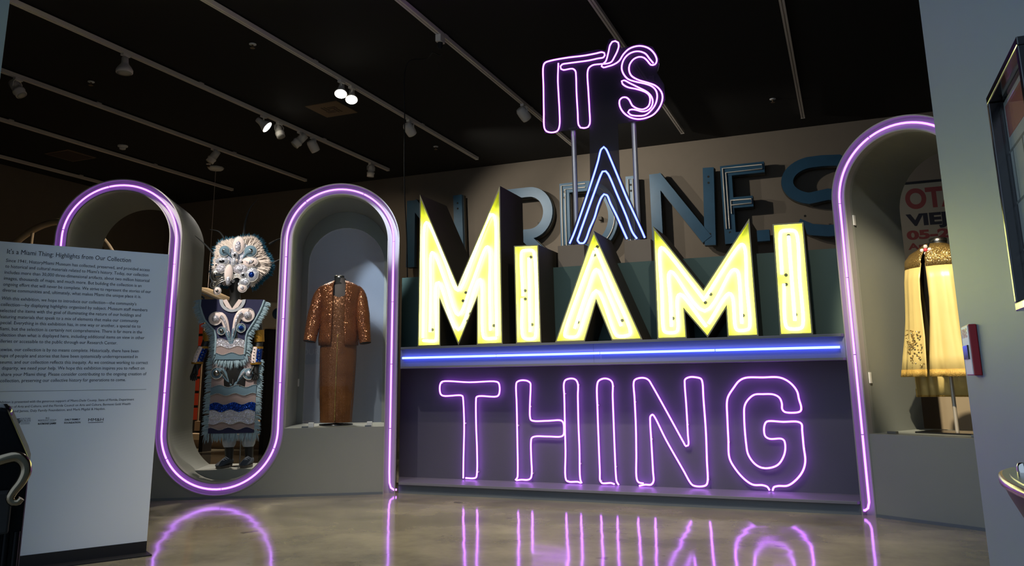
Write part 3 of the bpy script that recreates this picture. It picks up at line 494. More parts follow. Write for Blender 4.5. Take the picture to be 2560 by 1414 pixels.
# ================================================================== CEILING: tracks, spotlights, vents, detectors
K = 1.163
TZ = ZC-0.075
TRX = {'h': -13.89, 'g': -11.92, 'f': -10.01, 'a': -8.04, 'b': -6.11, 'c': -4.19, 'd': -2.26, 'e': -0.33, 'i': 1.60}
names = {'h': 'grey ceiling lighting track nearest the far left wall', 'g': 'grey lighting track second from the far left wall', 'f': 'grey lighting track third from the far left wall with two can spots',
         'a': 'grey lighting track carrying the most spotlights', 'b': 'grey lighting track with a pair of glowing floodlights', 'c': 'grey lighting track with the black cable adapter',
         'd': "grey lighting track passing behind the IT'S sign", 'e': 'grey bare lighting track above the second M and last I', 'i': 'grey lighting track above the cape niche'}
for k, x in TRX.items():
    t = thing('lighting_track', names[k], 'track', WORLD, (x, 13.09, TZ), 'lighting tracks on the black ceiling')
    MB().box(x-0.03, x-0.006, 2.7, 13.09, TZ, TZ+0.05).box(x+0.006, x+0.03, 2.7, 13.09, TZ, TZ+0.05).box(x-0.006, x+0.006, 2.7, 13.09, TZ+0.03, TZ+0.05).build('rail', 'track_grey', t)
    for y in (5.2, 8.1, 11.0): MB().box(x-0.012, x+0.012, y-0.04, y+0.04, TZ+0.05, ZC).build('hanger', 'track_grey', t)
    MB().box(x-0.032, x+0.032, 13.09, 13.10, TZ-0.002, TZ+0.052).build('end_cap', 'track_grey', t)
def fixture(kind, x, y, aim, label, lit=False, drop=0.14, size=1.0):
    t = thing('track_spotlight', label, 'spotlight', WORLD, (x, y, TZ), 'track spotlights')
    d = v3(aim).normalized(); c = Vector((x, y, TZ-drop)); sd = d.cross(Vector((0, 0, 1)))
    sd = sd.normalized() if sd.length > 0.05 else Vector((1, 0, 0))
    MB().box(x-0.028, x+0.028, y-0.055, y+0.055, TZ-0.035, TZ).build('adapter', 'spot_white', t, bevel=0.004)
    MB().tube([(x, y, TZ-0.03), (x, y, TZ-drop*0.55)], 0.011, 8).build('stem', 'spot_white', t)
    s = size
    if kind == 'bell':
        prof = [(0.02, -0.10), (0.042, -0.095), (0.045, -0.03), (0.05, -0.01), (0.055, 0.0), (0.09, 0.05), (0.105, 0.08), (0.105, 0.115), (0.095, 0.12)]
    elif kind == 'flood':
        prof = [(0.02, -0.13), (0.04, -0.125), (0.045, -0.06), (0.06, -0.01), (0.095, 0.06), (0.10, 0.075), (0.092, 0.078)]
    elif kind == 'round':
        prof = [(0.03, -0.10), (0.06, -0.095), (0.078, -0.06), (0.082, 0.0), (0.08, 0.07), (0.074, 0.11), (0.068, 0.112)]
    else:
        prof = [(0.03, -0.11), (0.058, -0.108), (0.062, -0.02), (0.062, 0.03), (0.072, 0.034), (0.074, 0.06), (0.066, 0.066), (0.066, 0.12), (0.06, 0.122)]
    prof = [(r_*s, h*s) for r_, h in prof]
    MB().lathe(c, prof, 20, d, cap=True).build('housing', 'spot_white', t)
    if kind in ('can', 'round'):
        yk = [c+sd*0.085*s, c+sd*0.085*s+Vector((0, 0, 0.07*s)), c+sd*0.05*s+Vector((0, 0, 0.10*s)), c-sd*0.05*s+Vector((0, 0, 0.10*s)), c-sd*0.085*s+Vector((0, 0, 0.07*s)), c-sd*0.085*s]
        MB().tube(yk, 0.008, 6).build('yoke', 'spot_white', t)
    h = prof[-1][1]; r_ = prof[-1][0]
    MB().lathe(c+d*h, [(r_*0.96, 0.0), (r_*0.96, 0.004), (r_*0.5, 0.009), (0.0, 0.010)], 20, d).build('lens', 'spot_lens_lit' if lit else 'spot_lens', t)
    return t, c+d*(h+0.03)
fx = {}
def F(key, kind, tr, y, aim, label, **k): fx[key] = fixture(kind, TRX[tr], y*K, aim, label, **k)
F('a1', 'bell', 'a', 5.86, (0.05, 0.0, -1), 'bell-shaped white spotlight hanging straight down at the start of its track', size=0.95)
F('a2', 'flood', 'a', 8.10, (0.70, 0.35, -0.62), 'flared floodlight tilted sideways at the head of a row of four', lit=True)
F('a3', 'can', 'a', 8.42, (0.45, -0.1, -0.85), 'white can spotlight second in the row of four')
F('a4', 'can', 'a', 8.88, (-0.5, -0.45, -0.75), 'brightly lit white can spotlight third in the row of four', size=1.1)
F('a5', 'round', 'a', 9.18, (0.2, 0.55, -0.8), 'dull rounded spotlight last in the row of four')
F('a6', 'can', 'a', 10.73, (-0.12, 0.05, -1), 'slim white can spotlight near the far end of its track')
F('b1', 'flood', 'b', 7.47, (0.22, -0.40, -0.88), 'glowing floodlight, first of a pair clipped side by side', lit=True, size=0.9)
F('b2', 'flood', 'b', 7.69, (0.26, -0.40, -0.86), 'glowing floodlight, second of a pair clipped side by side', lit=True, size=0.9)
F('b3', 'round', 'b', 9.08, (0.1, 0.75, -0.62), 'rounded white spotlight turned to the back wall near the black cable')
F('c2', 'round', 'c', 9.14, (0.3, 0.7, -0.62), "rounded white spotlight turned to the back wall next to the IT'S sign")
F('f1', 'can', 'f', 5.87, (0.55, 0.2, -0.8), 'white can spotlight tilted forward high above the text panel', size=1.05)
F('f2', 'can', 'f', 9.02, (-0.35, -0.35, -0.85), 'white can spotlight above the white ceiling access point', size=1.05)
F('g1', 'bell', 'g', 6.69, (0.3, 0.0, -0.95), 'bell-shaped white spotlight cut by the entrance wall', size=0.95)
# cable adapter and its drop
ax, ay = TRX['c'], 6.83*K
t = thing('cable_adapter', 'small grey power adapter clipped under the track', 'adapter', WORLD, (ax, ay, TZ))
MB().box(ax-0.035, ax+0.035, ay-0.06, ay+0.06, TZ-0.09, TZ).build('housing', 'spot_white', t, bevel=0.005)
MB().lathe((ax, ay, TZ-0.17), [(0.02, 0), (0.034, 0.03), (0.034, 0.08)], 10).build('plug', 'black_matte', t)
cx = -4.93
cab = [(ax-0.02, ay+0.075, TZ-0.185), (ax-0.05, ay+0.12, TZ-0.20), (ax-0.2, ay+0.2, TZ-0.10), (-4.6, 8.35, TZ-0.07), (-4.86, 8.38, TZ-0.04), (cx, 8.4, TZ-0.12), (cx, 8.4, 4.3), (cx+0.015, 8.4, 3.4), (cx+0.06, 8.4, 2.7), (cx+0.08, 8.42, 1.4), (cx+0.08, 8.45, 0.0)]
setprops(MB().tube(smooth_path(cab, 0.05), 0.0075, 6).build('power_cable', 'black_matte', base=(cx+0.08, 8.45, 0.0)), 'thin black power cable dropping from the track behind the tall M', 'cable')
# ceiling fittings
def k2(x, y): return x*1.169, y*1.169
vx, vy = k2(-6.02, 8.36)
t = thing('ceiling_vent', 'square tan ceiling vent with slotted pinwheel pattern', 'vent', WORLD, (vx, vy, ZC))
MB().box(vx-0.285, vx+0.285, vy-0.285, vy+0.285, ZC-0.012, ZC).build('plate', 'vent_tan', t)
for i in range(4):
    a = i*math.pi/2
    for off in (0.05, 0.10):
        u = Vector((math.cos(a), math.sin(a))); w2 = Vector((-u.y, u.x)); c = u*off+w2*0.06
        P = [c+w2*0.075+u*0.008, c-w2*0.075+u*0.008, c-w2*0.075-u*0.008, c+w2*0.075-u*0.008]
        MB().prism_z([(vx+p.x, vy+p.y) for p in P], ZC-0.016, ZC-0.011).build('slot', 'vent_dark', t)
vx, vy = k2(-11.0, 8.48)
t = thing('ceiling_vent', 'plain dim ceiling vent panel over the far left bay', 'vent', WORLD, (vx, vy, ZC))
MB().box(vx-0.3, vx+0.3, vy-0.3, vy+0.3, ZC-0.012, ZC).build('plate', 'vent_dim', t)
MB().box(vx-0.26, vx+0.26, vy-0.26, vy+0.26, ZC-0.016, ZC-0.011).build('grille', 'vent_dark', t)
vx, vy = k2(-9.84, 8.44)
t = thing('smoke_detector', 'round cream smoke detector on the ceiling', 'detector', WORLD, (vx, vy, ZC))
MB().lathe((vx, vy, ZC), [(0.085, 0), (0.085, -0.02), (0.06, -0.03)], 20).build('base', 'plastic_white', t)
MB().lathe((vx, vy, ZC), [(0.055, -0.03), (0.05, -0.065), (0.02, -0.075)], 20).build('sensor', 'plastic_white', t)
vx, vy = k2(-9.47, 9.99)
t = thing('wireless_access_point', 'white rounded square access point on the ceiling with a hanging wire', 'access point', WORLD, (vx, vy, ZC))
MB().lathe((vx, vy, ZC), [(0.15, 0), (0.155, -0.015), (0.13, -0.05), (0.06, -0.06)], 8).build('cover', 'plastic_white', t)
MB().tube([(vx, vy, ZC-0.05), (vx+0.005, vy, 3.6), (vx, vy, 2.5)], 0.004, 6).build('wire', 'track_grey', t)
for (x, y), lb in zip(((-9.43, 9.78), (-8.04, 6.37), (-5.57, 6.29), (-0.61, 10.4), (-5.58, 10.46)),
                      ('small white ceiling sprinkler beside the access point', 'small ceiling sprinkler near the bell spotlight', 'small ceiling sprinkler between the pair of floodlights and the entrance', "small ceiling sprinkler between the IT'S sign and the right arch", 'small ceiling sprinkler behind the black cable')):
    vx, vy = k2(x, y)
    t = thing('sprinkler', lb, 'sprinkler', WORLD, (vx, vy, ZC), 'ceiling sprinklers')
    MB().lathe((vx, vy, ZC), [(0.045, 0), (0.045, -0.008), (0.015, -0.012)], 16).build('collar', 'plastic_white', t)
    MB().lathe((vx, vy, ZC), [(0.012, -0.012), (0.012, -0.05), (0.03, -0.052), (0.03, -0.056)], 12).build('head', 'vent_tan', t)

# lamps that give the light (each sits in front of a lens)
WARM = (1.0, 0.84, 0.64); NEUT = (1.0, 0.93, 0.82)
def lamp(key, target, e, deg, col=WARM, blend=0.5, rad=0.05): spot('lamp_'+key, fx[key][1], target, e, deg, col, blend, rad)
lamp('a2', (-4.6, 6.3, 0.0), 420, 46, NEUT)
lamp('a3', (-5.1, 6.4, 0.2), 350, 40)
lamp('b1', (-4.95, 6.45, 0.0), 380, 30, NEUT); lamp('b2', (-3.3, 5.5, 0.0), 460, 52, NEUT)
lamp('b3', (-4.4, 13.85, 2.6), 190, 100, NEUT); lamp('c2', (-2.0, 13.85, 2.6), 200, 115, NEUT)
lamp('a5', (-8.5, 13.85, 1.6), 60, 100); lamp('f2', (-11.5, 9.0, 1.0), 110, 100); lamp('f1', (-7.0, 6.2, 0.9), 200, 60)
lamp('a6', (-11.2, 11.6, 1.1), 900, 56)
# further track lamps of the same run, outside the picture, that light the displays from the front; the two floods are added fill
F('p1', 'can', 'b', 3.1, (0.1, 0.7, -0.6), 'white can spotlight over the entrance aimed at the feathered costume', size=1.0)
F('p2', 'can', 'c', 3.3, (-0.3, 0.7, -0.6), 'white can spotlight over the entrance aimed at the sequin gown', size=1.0)
F('p3', 'can', 'e', 2.75, (0.3, 0.6, -0.7), 'white can spotlight over the entrance aimed at the gold cape', size=1.0)
F('p5', 'flood', 'c', 2.9, (-0.1, 0.75, -0.66), 'unseen white floodlight added over the entrance to brighten the left half of the sign', size=1.0)  # added fill flood, unseen, lifts the left half of the sign
F('p6', 'flood', 'e', 3.2, (-0.1, 0.75, -0.66), 'unseen white floodlight added over the entrance to brighten the right half of the sign', size=1.0)  # added fill flood, unseen, lifts the right half of the sign
F('p7', 'can', 'd', 2.9, (-0.5, 0.7, -0.5), 'white can spotlight over the entrance aimed past the sequin gown', size=1.0)
F('p4', 'can', 'd', 3.5, (0.0, 0.6, -0.7), 'white can spotlight over the entrance aimed at the concrete floor', size=1.0)

# ================================================================== FAR SIDE OF THE GALLERY
# old blue marquee letters on the back wall
BY = 13.85; Z1, Z0 = 4.61, 3.26; SW = 0.185
def bw(x): return x*1.169
def stroke(mb, pts, wd, y0, y1):
    P = [Vector(p) for p in pts]; Lf = []; Rt = []
    for i, p in enumerate(P):
        d1 = (p-P[i-1]).normalized() if i else None; d2 = (P[i+1]-p).normalized() if i < len(P)-1 else None
        d = d1 if d2 is None else d2 if d1 is None else (d1+d2).normalized(); nn = Vector((-d.y, d.x)); s = 1.0
        if d1 is not None and d2 is not None: s = 1/max(0.4, nn.dot(Vector((-d1.y, d1.x))))
        Lf.append(p+nn*wd/2*s); Rt.append(p-nn*wd/2*s)
    for i in range(len(P)-1):
        mb.prism([tuple(Lf[i]), tuple(Lf[i+1]), tuple(Rt[i+1]), tuple(Rt[i])], y0, y1)
    return mb
def marquee(label, strokes, tubes=()):
    xs = [p[0] for s in strokes for p in s]
    t = thing('marquee_letter', label, 'sign letter', WORLD, (sum(xs)/len(xs), BY-0.12, Z0), 'blue metal letters on the back wall')
    mb = MB(); rim = MB()
    for i, s in enumerate(strokes):
        stroke(mb, s, SW, BY-0.28-0.004*i, BY-0.12-0.003*i); stroke(rim, s, SW+0.02, BY-0.20-0.002*i, BY-0.115-0.002*i)
    mb.build('letter_body', 'marquee_blue', t); rim.build('back_flange', 'letter_side', t)
    xm = sum(xs)/len(xs)
    for s in strokes[:1]:
        for f in (0.12, 0.2, 0.86):
            a, b = Vector(s[0]), Vector(s[-1]); p = a+(b-a)*f; MB().lathe((p.x, BY-0.284, p.y), [(0.02, 0), (0.02, 0.006), (0, 0.006)], 8, (0, 1, 0)).build('bolt_hole', 'hole_black', t)
    MB().box(xm-0.03, xm+0.03, BY-0.12, BY-0.002, 3.9, 3.96).build('bracket', 'letter_side', t)
    for q in tubes: MB().tube([(p[0], BY-0.30, p[1]) for p in q], 0.012, 6).build('unlit_tube', 'tube_unlit', t)
h = SW/2; x = lambda a: bw(a)
marquee('blue metal letter N mostly hidden behind the tall yellow M', [[(x(-5.78), Z1), (x(-5.74), Z0)], [(x(-6.66), Z1-0.01), (x(-6.66), Z0)], [(x(-6.62), Z1-0.05), (x(-5.80), Z0+0.08)]])
rr = [(x(-4.88), Z1-h), (x(-4.50), Z1-h)]+[(x(-4.50)+0.37*math.cos(R(a)), Z1-h-0.40+0.40*math.sin(R(a))) for a in range(80, -91, -8)]+[(x(-4.78), Z1-h-0.80)]
marquee('blue metal letter R with a curved bowl beside the yellow I', [[(x(-4.86), Z1), (x(-4.86), Z0)], rr, [(x(-4.62), Z1-h-0.80), (x(-4.22), Z0)]])
dx0 = x(-3.90)
dd = [(dx0, Z1-h), (x(-3.55), Z1-h)]+[(x(-3.55)+0.50*math.cos(R(a)), (Z1+Z0)/2+(Z1-Z0-SW)/2*math.sin(R(a))) for a in range(80, -91, -8)]+[(dx0, Z0+h)]
marquee('blue metal letter D outlined by unlit tubes behind the blue neon A', [[(dx0, Z1), (dx0, Z0)], dd], [[(dx0-0.05, Z0+0.06), (dx0-0.05, Z1-0.05), (x(-3.55), Z1-0.05)], [(dx0+0.02, Z0+0.06), (dx0+0.02, Z1-0.12), (x(-3.55), Z1-0.12)], [(p[0]+0.03, p[1]) for p in dd[3:-1]]])
ix = x(-2.83)
marquee('narrow blue metal letter I with unlit tubes behind the sign post', [[(ix, Z1), (ix, Z0)]], [[(ix-0.04, Z0+0.06), (ix-0.04, Z1-0.06), (ix+0.04, Z1-0.06), (ix+0.04, Z0+0.06)]])
marquee('whole blue metal letter N between the neon sign and the letter E', [[(x(-1.66), Z1), (x(-1.70), Z0)], [(x(-2.46), Z1-0.01), (x(-2.46), Z0)], [(x(-2.44), Z1-0.05), (x(-1.74), Z0+0.10)]])
ex = x(-1.41)
marquee('blue metal letter E traced by unlit white tubes', [[(ex, Z1), (ex, Z0)], [(ex, Z1-h), (x(-0.87), Z1-h)], [(ex, 3.95), (x(-1.06), 3.95)], [(ex, Z0+h), (x(-0.87), Z0+h)]],
        [[(ex-0.05, Z0+0.25), (ex-0.05, Z1-0.05), (x(-0.90), Z1-0.05), (x(-0.90), Z1-0.13), (ex+0.0, Z1-0.13), (ex+0.0, Z0+0.25)], [(ex+0.05, Z0+0.5), (ex+0.05, 3.99), (x(-1.08), 3.99), (x(-1.08), 3.91), (ex+0.05, 3.91)]])
sx = x(-0.10); sr = 0.34
ss = [(sx+0.42, Z1-h-0.16), (sx+0.25, Z1-h-0.02), (sx, Z1-h)]+[(sx-0.12+(0.44)*math.cos(R(a)), Z1-h-0.31+0.31*math.sin(R(a))) for a in range(102, 256, 8)]+[(sx+0.05, 3.95), (sx+0.28, 3.90)]+[(sx+0.28+0.30*math.cos(R(a)), Z0+h+0.29+0.29*math.sin(R(a))) for a in range(60, -91, -8)]+[(sx, Z0+h), (sx-0.25, Z0+h+0.04), (sx-0.45, Z0+h+0.15)]
marquee('blue metal letter S cut off by the right arch', [ss])

# exhibits seen through the openings
t = thing('orange_panel_board', 'upright board of orange-red square panels seen past the left arch', 'display board', WORLD, (-11.7, 11.8, 0.0))
MB().box(-12.42, -11.11, 11.75, 11.83, 0.0, 2.62).build('backing', 'board_dark', t)
for i in range(4):
    for j in range(8):
        x0 = -12.38+i*0.31; z0 = 0.42+j*0.262
        MB().box(x0, x0+0.285, 11.735, 11.75, z0, z0+0.215).build('panel', 'orange_panel', t)
for i in range(5): MB().box(-12.41+i*0.31, -12.383+i*0.31, 11.73, 11.75, 0.36, 2.56).build('stile', 'plinth_tan', t)
t = thing('boat_hull', 'cream slanting hull with blue lettering behind the feathered costume', 'boat', WORLD, (-9.0, 10.4, 0.0))
MB().prism([(-10.05, 2.68), (-9.86, 2.62), (-9.36, 2.42), (-8.6, 2.34), (-8.12, 2.30), (-8.10, 2.02), (-8.3, 1.90), (-8.9, 1.92), (-10.05, 2.20)], 10.2, 10.6).build('hull', 'hull_cream', t, bevel=0.03)
MB().tube([(-10.05, 10.19, 2.62), (-9.86, 10.19, 2.56), (-9.36, 10.19, 2.375), (-8.6, 10.19, 2.30)], 0.006, 6).build('rub_rail', 'hull_blue', t)
tm = text_mesh('lettering', 'See', 'hull_blue', t, -9.86, -9.40, 0.0, 10.195, 0.22, 0.008)
for v in tm.data.vertices:
    q = v.co+BASE[t]; v.co = Vector((q.x, q.y, 2.36+q.z-(q.x+9.86)*0.36))-BASE[t]
MB().lathe((-8.23, 10.195, 2.13), [(0.085, 0), (0.085, 0.01), (0, 0.01)], 24, (0, -1, 0)).build('emblem', 'hull_blue', t)
for q in (-9.7, -8.5): MB().box(q-0.04, q+0.04, 10.3, 10.5, 0.0, 2.2).build('cradle_leg', 'board_dark', t)
t = thing('display_bench', 'low cream display bench with a tan base behind the costume', 'bench', WORLD, (-9.4, 11.2, 0.0))
MB().box(-10.62, -8.3, 10.88, 11.6, 0.135, 0.235).build('step', 'plinth_cream', t, bevel=0.004)
MB().box(-10.62, -8.3, 11.10, 11.6, 0.27, 0.43).build('top', 'plinth_tan', t, bevel=0.004)
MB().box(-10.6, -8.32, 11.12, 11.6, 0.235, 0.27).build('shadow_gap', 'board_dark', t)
MB().box(-10.6, -8.32, 10.95, 11.6, 0.0, 0.135).build('base', 'plinth_tan', t)
t = thing('text_sign_board', 'long dark sign board with worn capital letters on the far wall', 'sign board', WORLD, (-11.0, 13.84, 1.45))
MB().box(-12.2, -9.2, 13.79, 13.848, 1.44, 2.09).build('board', 'board_dark', t)
MB().box(-12.2, -9.2, 13.785, 13.79, 1.86, 1.875).build('divider', 'hole_black', t)
text_mesh('lettering', 'AMS', 'board_text', t, -11.69, -11.17, 1.63, 13.787, 0.17)
text_mesh('lettering', 'HOUR', 'board_text', t, -10.57, -10.02, 1.63, 13.787, 0.17)
text_mesh('lettering', 'M AN', 'board_text', t, -11.55, -11.10, 1.92, 13.787, 0.12)
wx, wy, wz, wr = -11.83, 9.0, 2.0, 1.70
t = thing('spoked_wheel', 'large pale spoked wheel rising behind the text panel', 'wheel', WORLD, (wx, wy, 0.0))
for rr_, wd in ((wr, 0.055), (wr*0.52, 0.035)): MB().tube([(wx+rr_*math.cos(2*math.pi*i/64), wy, wz+rr_*math.sin(2*math.pi*i/64)) for i in range(64)], wd, 8, closed=True).build('rim', 'hull_cream', t)
for i in range(14):
    a = 2*math.pi*i/14+0.1; pts = [(wx+r_*math.cos(a+0.5*(1-r_/wr)), wy, wz+r_*math.sin(a+0.5*(1-r_/wr))) for r_ in (0.15, 0.5, 0.9, 1.3, 1.68)]
    MB().tube(pts, 0.028, 6).build('spoke', 'hull_cream', t)
MB().lathe((wx, wy-0.12, wz), [(0.2, 0), (0.2, 0.24)], 20, (0, 1, 0)).build('hub', 'hull_cream', t)
MB().box(wx-0.12, wx+0.12, wy+0.1, wy+0.25, 0.0, wz).build('stand', 'board_dark', t)
t = thing('poster_board', 'cream poster board with red and black capitals behind the gold cape', 'poster', WORLD, (1.35, 9.22, 0.0))
MB().box(0.55, 2.3, 9.2, 9.26, 0.0, 3.04).build('board', 'poster_cream', t)
MB().box(0.55, 2.3, 9.19, 9.265, 3.04, 3.065).build('top_rail', 'board_dark', t)
text_mesh('lettering', 'OTA', 'poster_red', t, 0.705, 1.23, 2.783, 9.199, 0.285, 0.012)
text_mesh('lettering', 'VIEJ', 'poster_black', t, 0.69, 1.07, 2.598, 9.199, 0.165, 0.008)
text_mesh('lettering', '05-2', 'poster_red', t, 0.68, 1.08, 2.452, 9.199, 0.125, 0.006)
text_mesh('lettering', 'Art', 'poster_red', t, 0.68, 0.88, 2.345, 9.199, 0.09, 0.003)

# ================================================================== TEXT PANEL AT THE ENTRANCE
t = thing('text_signboard', 'tall white exhibition text panel on a black foot at the entrance', 'panel', PANEL, (-0.51, 0.03, 0.0))
MB().box(-1.03, -0.0, 0.0, 0.05, 0.075, 1.93).build('board', 'panel_white', t, bevel=0.002)
MB().box(-1.03, 0.0, 0.0, 0.05, 0.008, 0.075).build('foot', 'strip_black', t)
MB().box(-1.03, 0.012, -0.10, 0.16, 0.0, 0.008).build('foot_plate', 'strip_black', t)
text_mesh('title_line', "It's a Miami Thing: Highlights from Our Collection", 'ink', t, -0.943, -0.238, 1.857, -0.0004, 0.042, 0.0, 0.0004)
LN = [("Since 1941, HistoryMiami Museum has collected, preserved, and provided access", 1.805, -0.116), ("to historical and cultural materials related to Miami's history. Today, our collection", 1.769, -0.121),
 ("includes more than 30,000 three-dimensional artifacts, about two million historical", 1.732, -0.112), ("images, thousands of maps, and much more. But building the collection is an", 1.695, -0.159),
 ("ongoing effort that will never be complete. We strive to represent the stories of our", 1.658, -0.097), ("diverse communities and, ultimately, what makes Miami the unique place it is.", 1.622, -0.156),
 ("With this exhibition, we hope to introduce our collection\u2014the community's", 1.572, -0.181), ("collection\u2014by displaying highlights organized by subject. Museum staff members", 1.535, -0.110),
 ("selected the items with the goal of illuminating the nature of our holdings and", 1.498, -0.148), ("featuring materials that speak to a mix of elements that make our community", 1.461, -0.160),
 ("special. Everything in this exhibition has, in one way or another, a special tie to", 1.425, -0.144), ("Miami, but the selection is certainly not comprehensive. There is far more in the", 1.388, -0.132),
 ("collection than what is displayed here, including additional items on view in other", 1.351, -0.114), ("galleries or accessible to the public through our Research Center.", 1.314, -0.277),
 ("Likewise, our collection is by no means complete. Historically, there have been", 1.264, -0.143), ("groups of people and stories that have been systemically underrepresented in", 1.227, -0.146),
 ("museums, and our collection reflects this inequity. As we continue working to correct", 1.189, -0.080), ("this disparity, we need your help. We hope this exhibition inspires you to reflect on", 1.153, -0.099),
 ("and share your Miami thing. Please consider contributing to the ongoing creation of", 1.116, -0.084), ("our collection, preserving our collective history for generations to come.", 1.079, -0.207)]
for tx, z, x1 in LN: text_mesh('text_line', tx, 'ink', t, -0.943, x1, z, -0.0004, 0.029, 0.0, 0.0004)
MB().box(-0.943, -0.077, -0.0008, 0.0, 1.0240, 1.0256).build('rule_line', 'ink', t)
for tx, z, x1 in (("This exhibition is presented with the generous support of Miami-Dade County, State of Florida, Department", 0.956, -0.147), ("of State, Division of Arts and Culture, and the Florida Council on Arts and Culture, Bermont Gold Wealth", 0.928, -0.165), ("Advisory, Raymond James, Daly Family Foundation, and Mark Migdal & Hayden.", 0.9015, -0.312)):
    text_mesh('credit_line', tx, 'ink', t, -0.943, x1, z, -0.0004, 0.020, 0.0, 0.0004)
def logo(tx, x0, x1, z, sz, b=0.0, ink='ink'): text_mesh('logo_text', tx, ink, t, x0, x1, z, -0.0004, sz, b, 0.0004)
logo('MM&H', -0.404, -0.317, 0.833, 0.026, 0.0); MB().box(-0.404, -0.317, -0.0008, 0, 0.8235, 0.8265).build('logo_rule', 'ink', t)
logo('DALY FAMILY', -0.535, -0.449, 0.843, 0.014, 0.0004); logo('FOUNDATION', -0.537, -0.447, 0.824, 0.014, 0.0004)
logo('BG', -0.640, -0.621, 0.857, 0.013); logo('BERMONT GOLD', -0.679, -0.582, 0.8445, 0.012); logo('RAYMOND JAMES', -0.678, -0.581, 0.824, 0.013, 0.0006)
MB().box(-0.67, -0.59, -0.0008, 0, 0.839, 0.8402).build('logo_rule', 'ink_soft', t)
logo('CULTURE', -0.775, -0.72, 0.858, 0.012, 0, 'ink_soft'); logo('BUILDS', -0.772, -0.719, 0.8445, 0.016)
for rr_ in (0.013, 0.009, 0.005): MB().tube([(-0.787+rr_*math.cos(2*math.pi*i/20), -0.0006, 0.845+rr_*math.sin(2*math.pi*i/20)) for i in range(20)], 0.0016, 4, closed=True).build('logo_emblem', 'ink', t)
for q in (0.839, 0.834, 0.829): MB().box(-0.77, -0.722, -0.0008, 0, q, q+0.0012).build('logo_rule', 'ink_soft', t)
MB().box(-0.798, -0.776, -0.0008, 0, 0.860, 0.864).build('logo_rule', 'ink', t)

# ================================================================== LOBBY FOREGROUND
# fire alarm on the lobby wall
t = thing('fire_alarm', 'red fire alarm box with a white lettered face on the lobby wall', 'fire alarm', WORLD, (0.30, 2.355, 1.053))
MB().box(0.2815, 0.2995, 2.275, 2.405, 1.050, 1.175).build('housing', 'alarm_red', t, bevel=0.002)
MB().box(0.2795, 0.2815, 2.28, 2.40, 1.053, 1.172).build('face_plate', 'plastic_white', t)
MB().box(0.276, 0.2795, 2.30, 2.385, 1.090, 1.125).build('strobe_window', 'black_gloss', t, bevel=0.001)
def wall_text(body, z, y_far, y_near, size, mt, b=0.0):
    o = text_mesh('lettering', body, mt, t, 0.0, (y_far-y_near), z, 0.0, size, b, 0.0003)
    for v in o.data.vertices:
        q = v.co+BASE[t]; v.co = Vector((0.2792+q.y, y_far-q.x, q.z))-BASE[t]
    return o
wall_text('FIRE', 1.145, 2.39, 2.30, 0.03, 'alarm_red', 0.001)
# framed plan on the lobby wall
t = thing('wall_frame', 'black framed floor plan under glass with a red header on the lobby wall', 'picture frame', WORLD, (0.30, 1.43, 1.155))
y0, y1, z0, z1 = 1.290, 1.575, 1.155, 1.535
for a in ((y0, y1, z0, z0+0.014), (y0, y1, z1-0.014, z1), (y0, y0+0.014, z0+0.014, z1-0.014), (y1-0.014, y1, z0+0.014, z1-0.014)): MB().box(0.268, 0.2985, *a).build('frame_bar', 'frame_black', t, bevel=0.002)
MB().box(0.290, 0.2985, y0+0.02, y1-0.02, z0+0.02, z1-0.02).build('sheet', 'map_paper', t)
MB().box(0.2895, 0.290, y0+0.03, y1-0.03, z1-0.085, z1-0.03).build('header', 'map_red', t)
for (a, b, c, d) in ((0.08, 0.16, 0.12, 0.124), (0.08, 0.30, 0.18, 0.184), (0.08, 0.30, 0.27, 0.274), (0.08, 0.084, 0.12, 0.27), (0.16, 0.164, 0.06, 0.27), (0.24, 0.244, 0.18, 0.27), (0.296, 0.30, 0.18, 0.27), (0.2, 0.28, 0.1, 0.103), (0.2, 0.28, 0.08, 0.083)):
    MB().box(0.2894, 0.290, y0+a, y0+b, z0+c, z0+d).build('plan_line', 'map_line', t)
MB().box(0.284, 0.286, y0+0.02, y1-0.02, z0+0.02, z1-0.02).build('glass', 'frame_glass', t)
# drinking fountain at the right edge
t = thing('drinking_fountain', 'dark drinking fountain with a polished metal rim on the lobby wall', 'fountain', WORLD, (0.30, 1.5, 0.7))
def bowl(zs):
    rings = []
    for z, ax_, ay_, cy in zs: rings.append([(0.30-ax_*math.sin(math.pi*i/20)**0.8, cy-ay_*math.cos(math.pi*i/20), z) for i in range(21)])
    return rings
MB().loft(bowl([(0.70, 0.02, 0.05, 1.40), (0.76, 0.035, 0.12, 1.42), (0.81, 0.062, 0.18, 1.46), (0.86, 0.083, 0.235, 1.49), (0.874, 0.087, 0.25, 1.50)])).build('basin', 'machine_black', t)
MB().loft(bowl([(0.874, 0.087, 0.25, 1.50), (0.876, 0.092, 0.256, 1.50), (0.886, 0.092, 0.256, 1.50), (0.888, 0.086, 0.25, 1.50)])).build('rim', 'chrome_warm', t)
MB().loft(bowl([(0.881, 0.075, 0.235, 1.50), (0.8895, 0.075, 0.235, 1.50)])).build('drain_tray', 'steel', t)
MB().lathe((0.255, 1.62, 0.888), [(0.010, 0), (0.010, 0.012), (0.007, 0.017), (0, 0.018)], 14).build('bubbler', 'chrome', t)
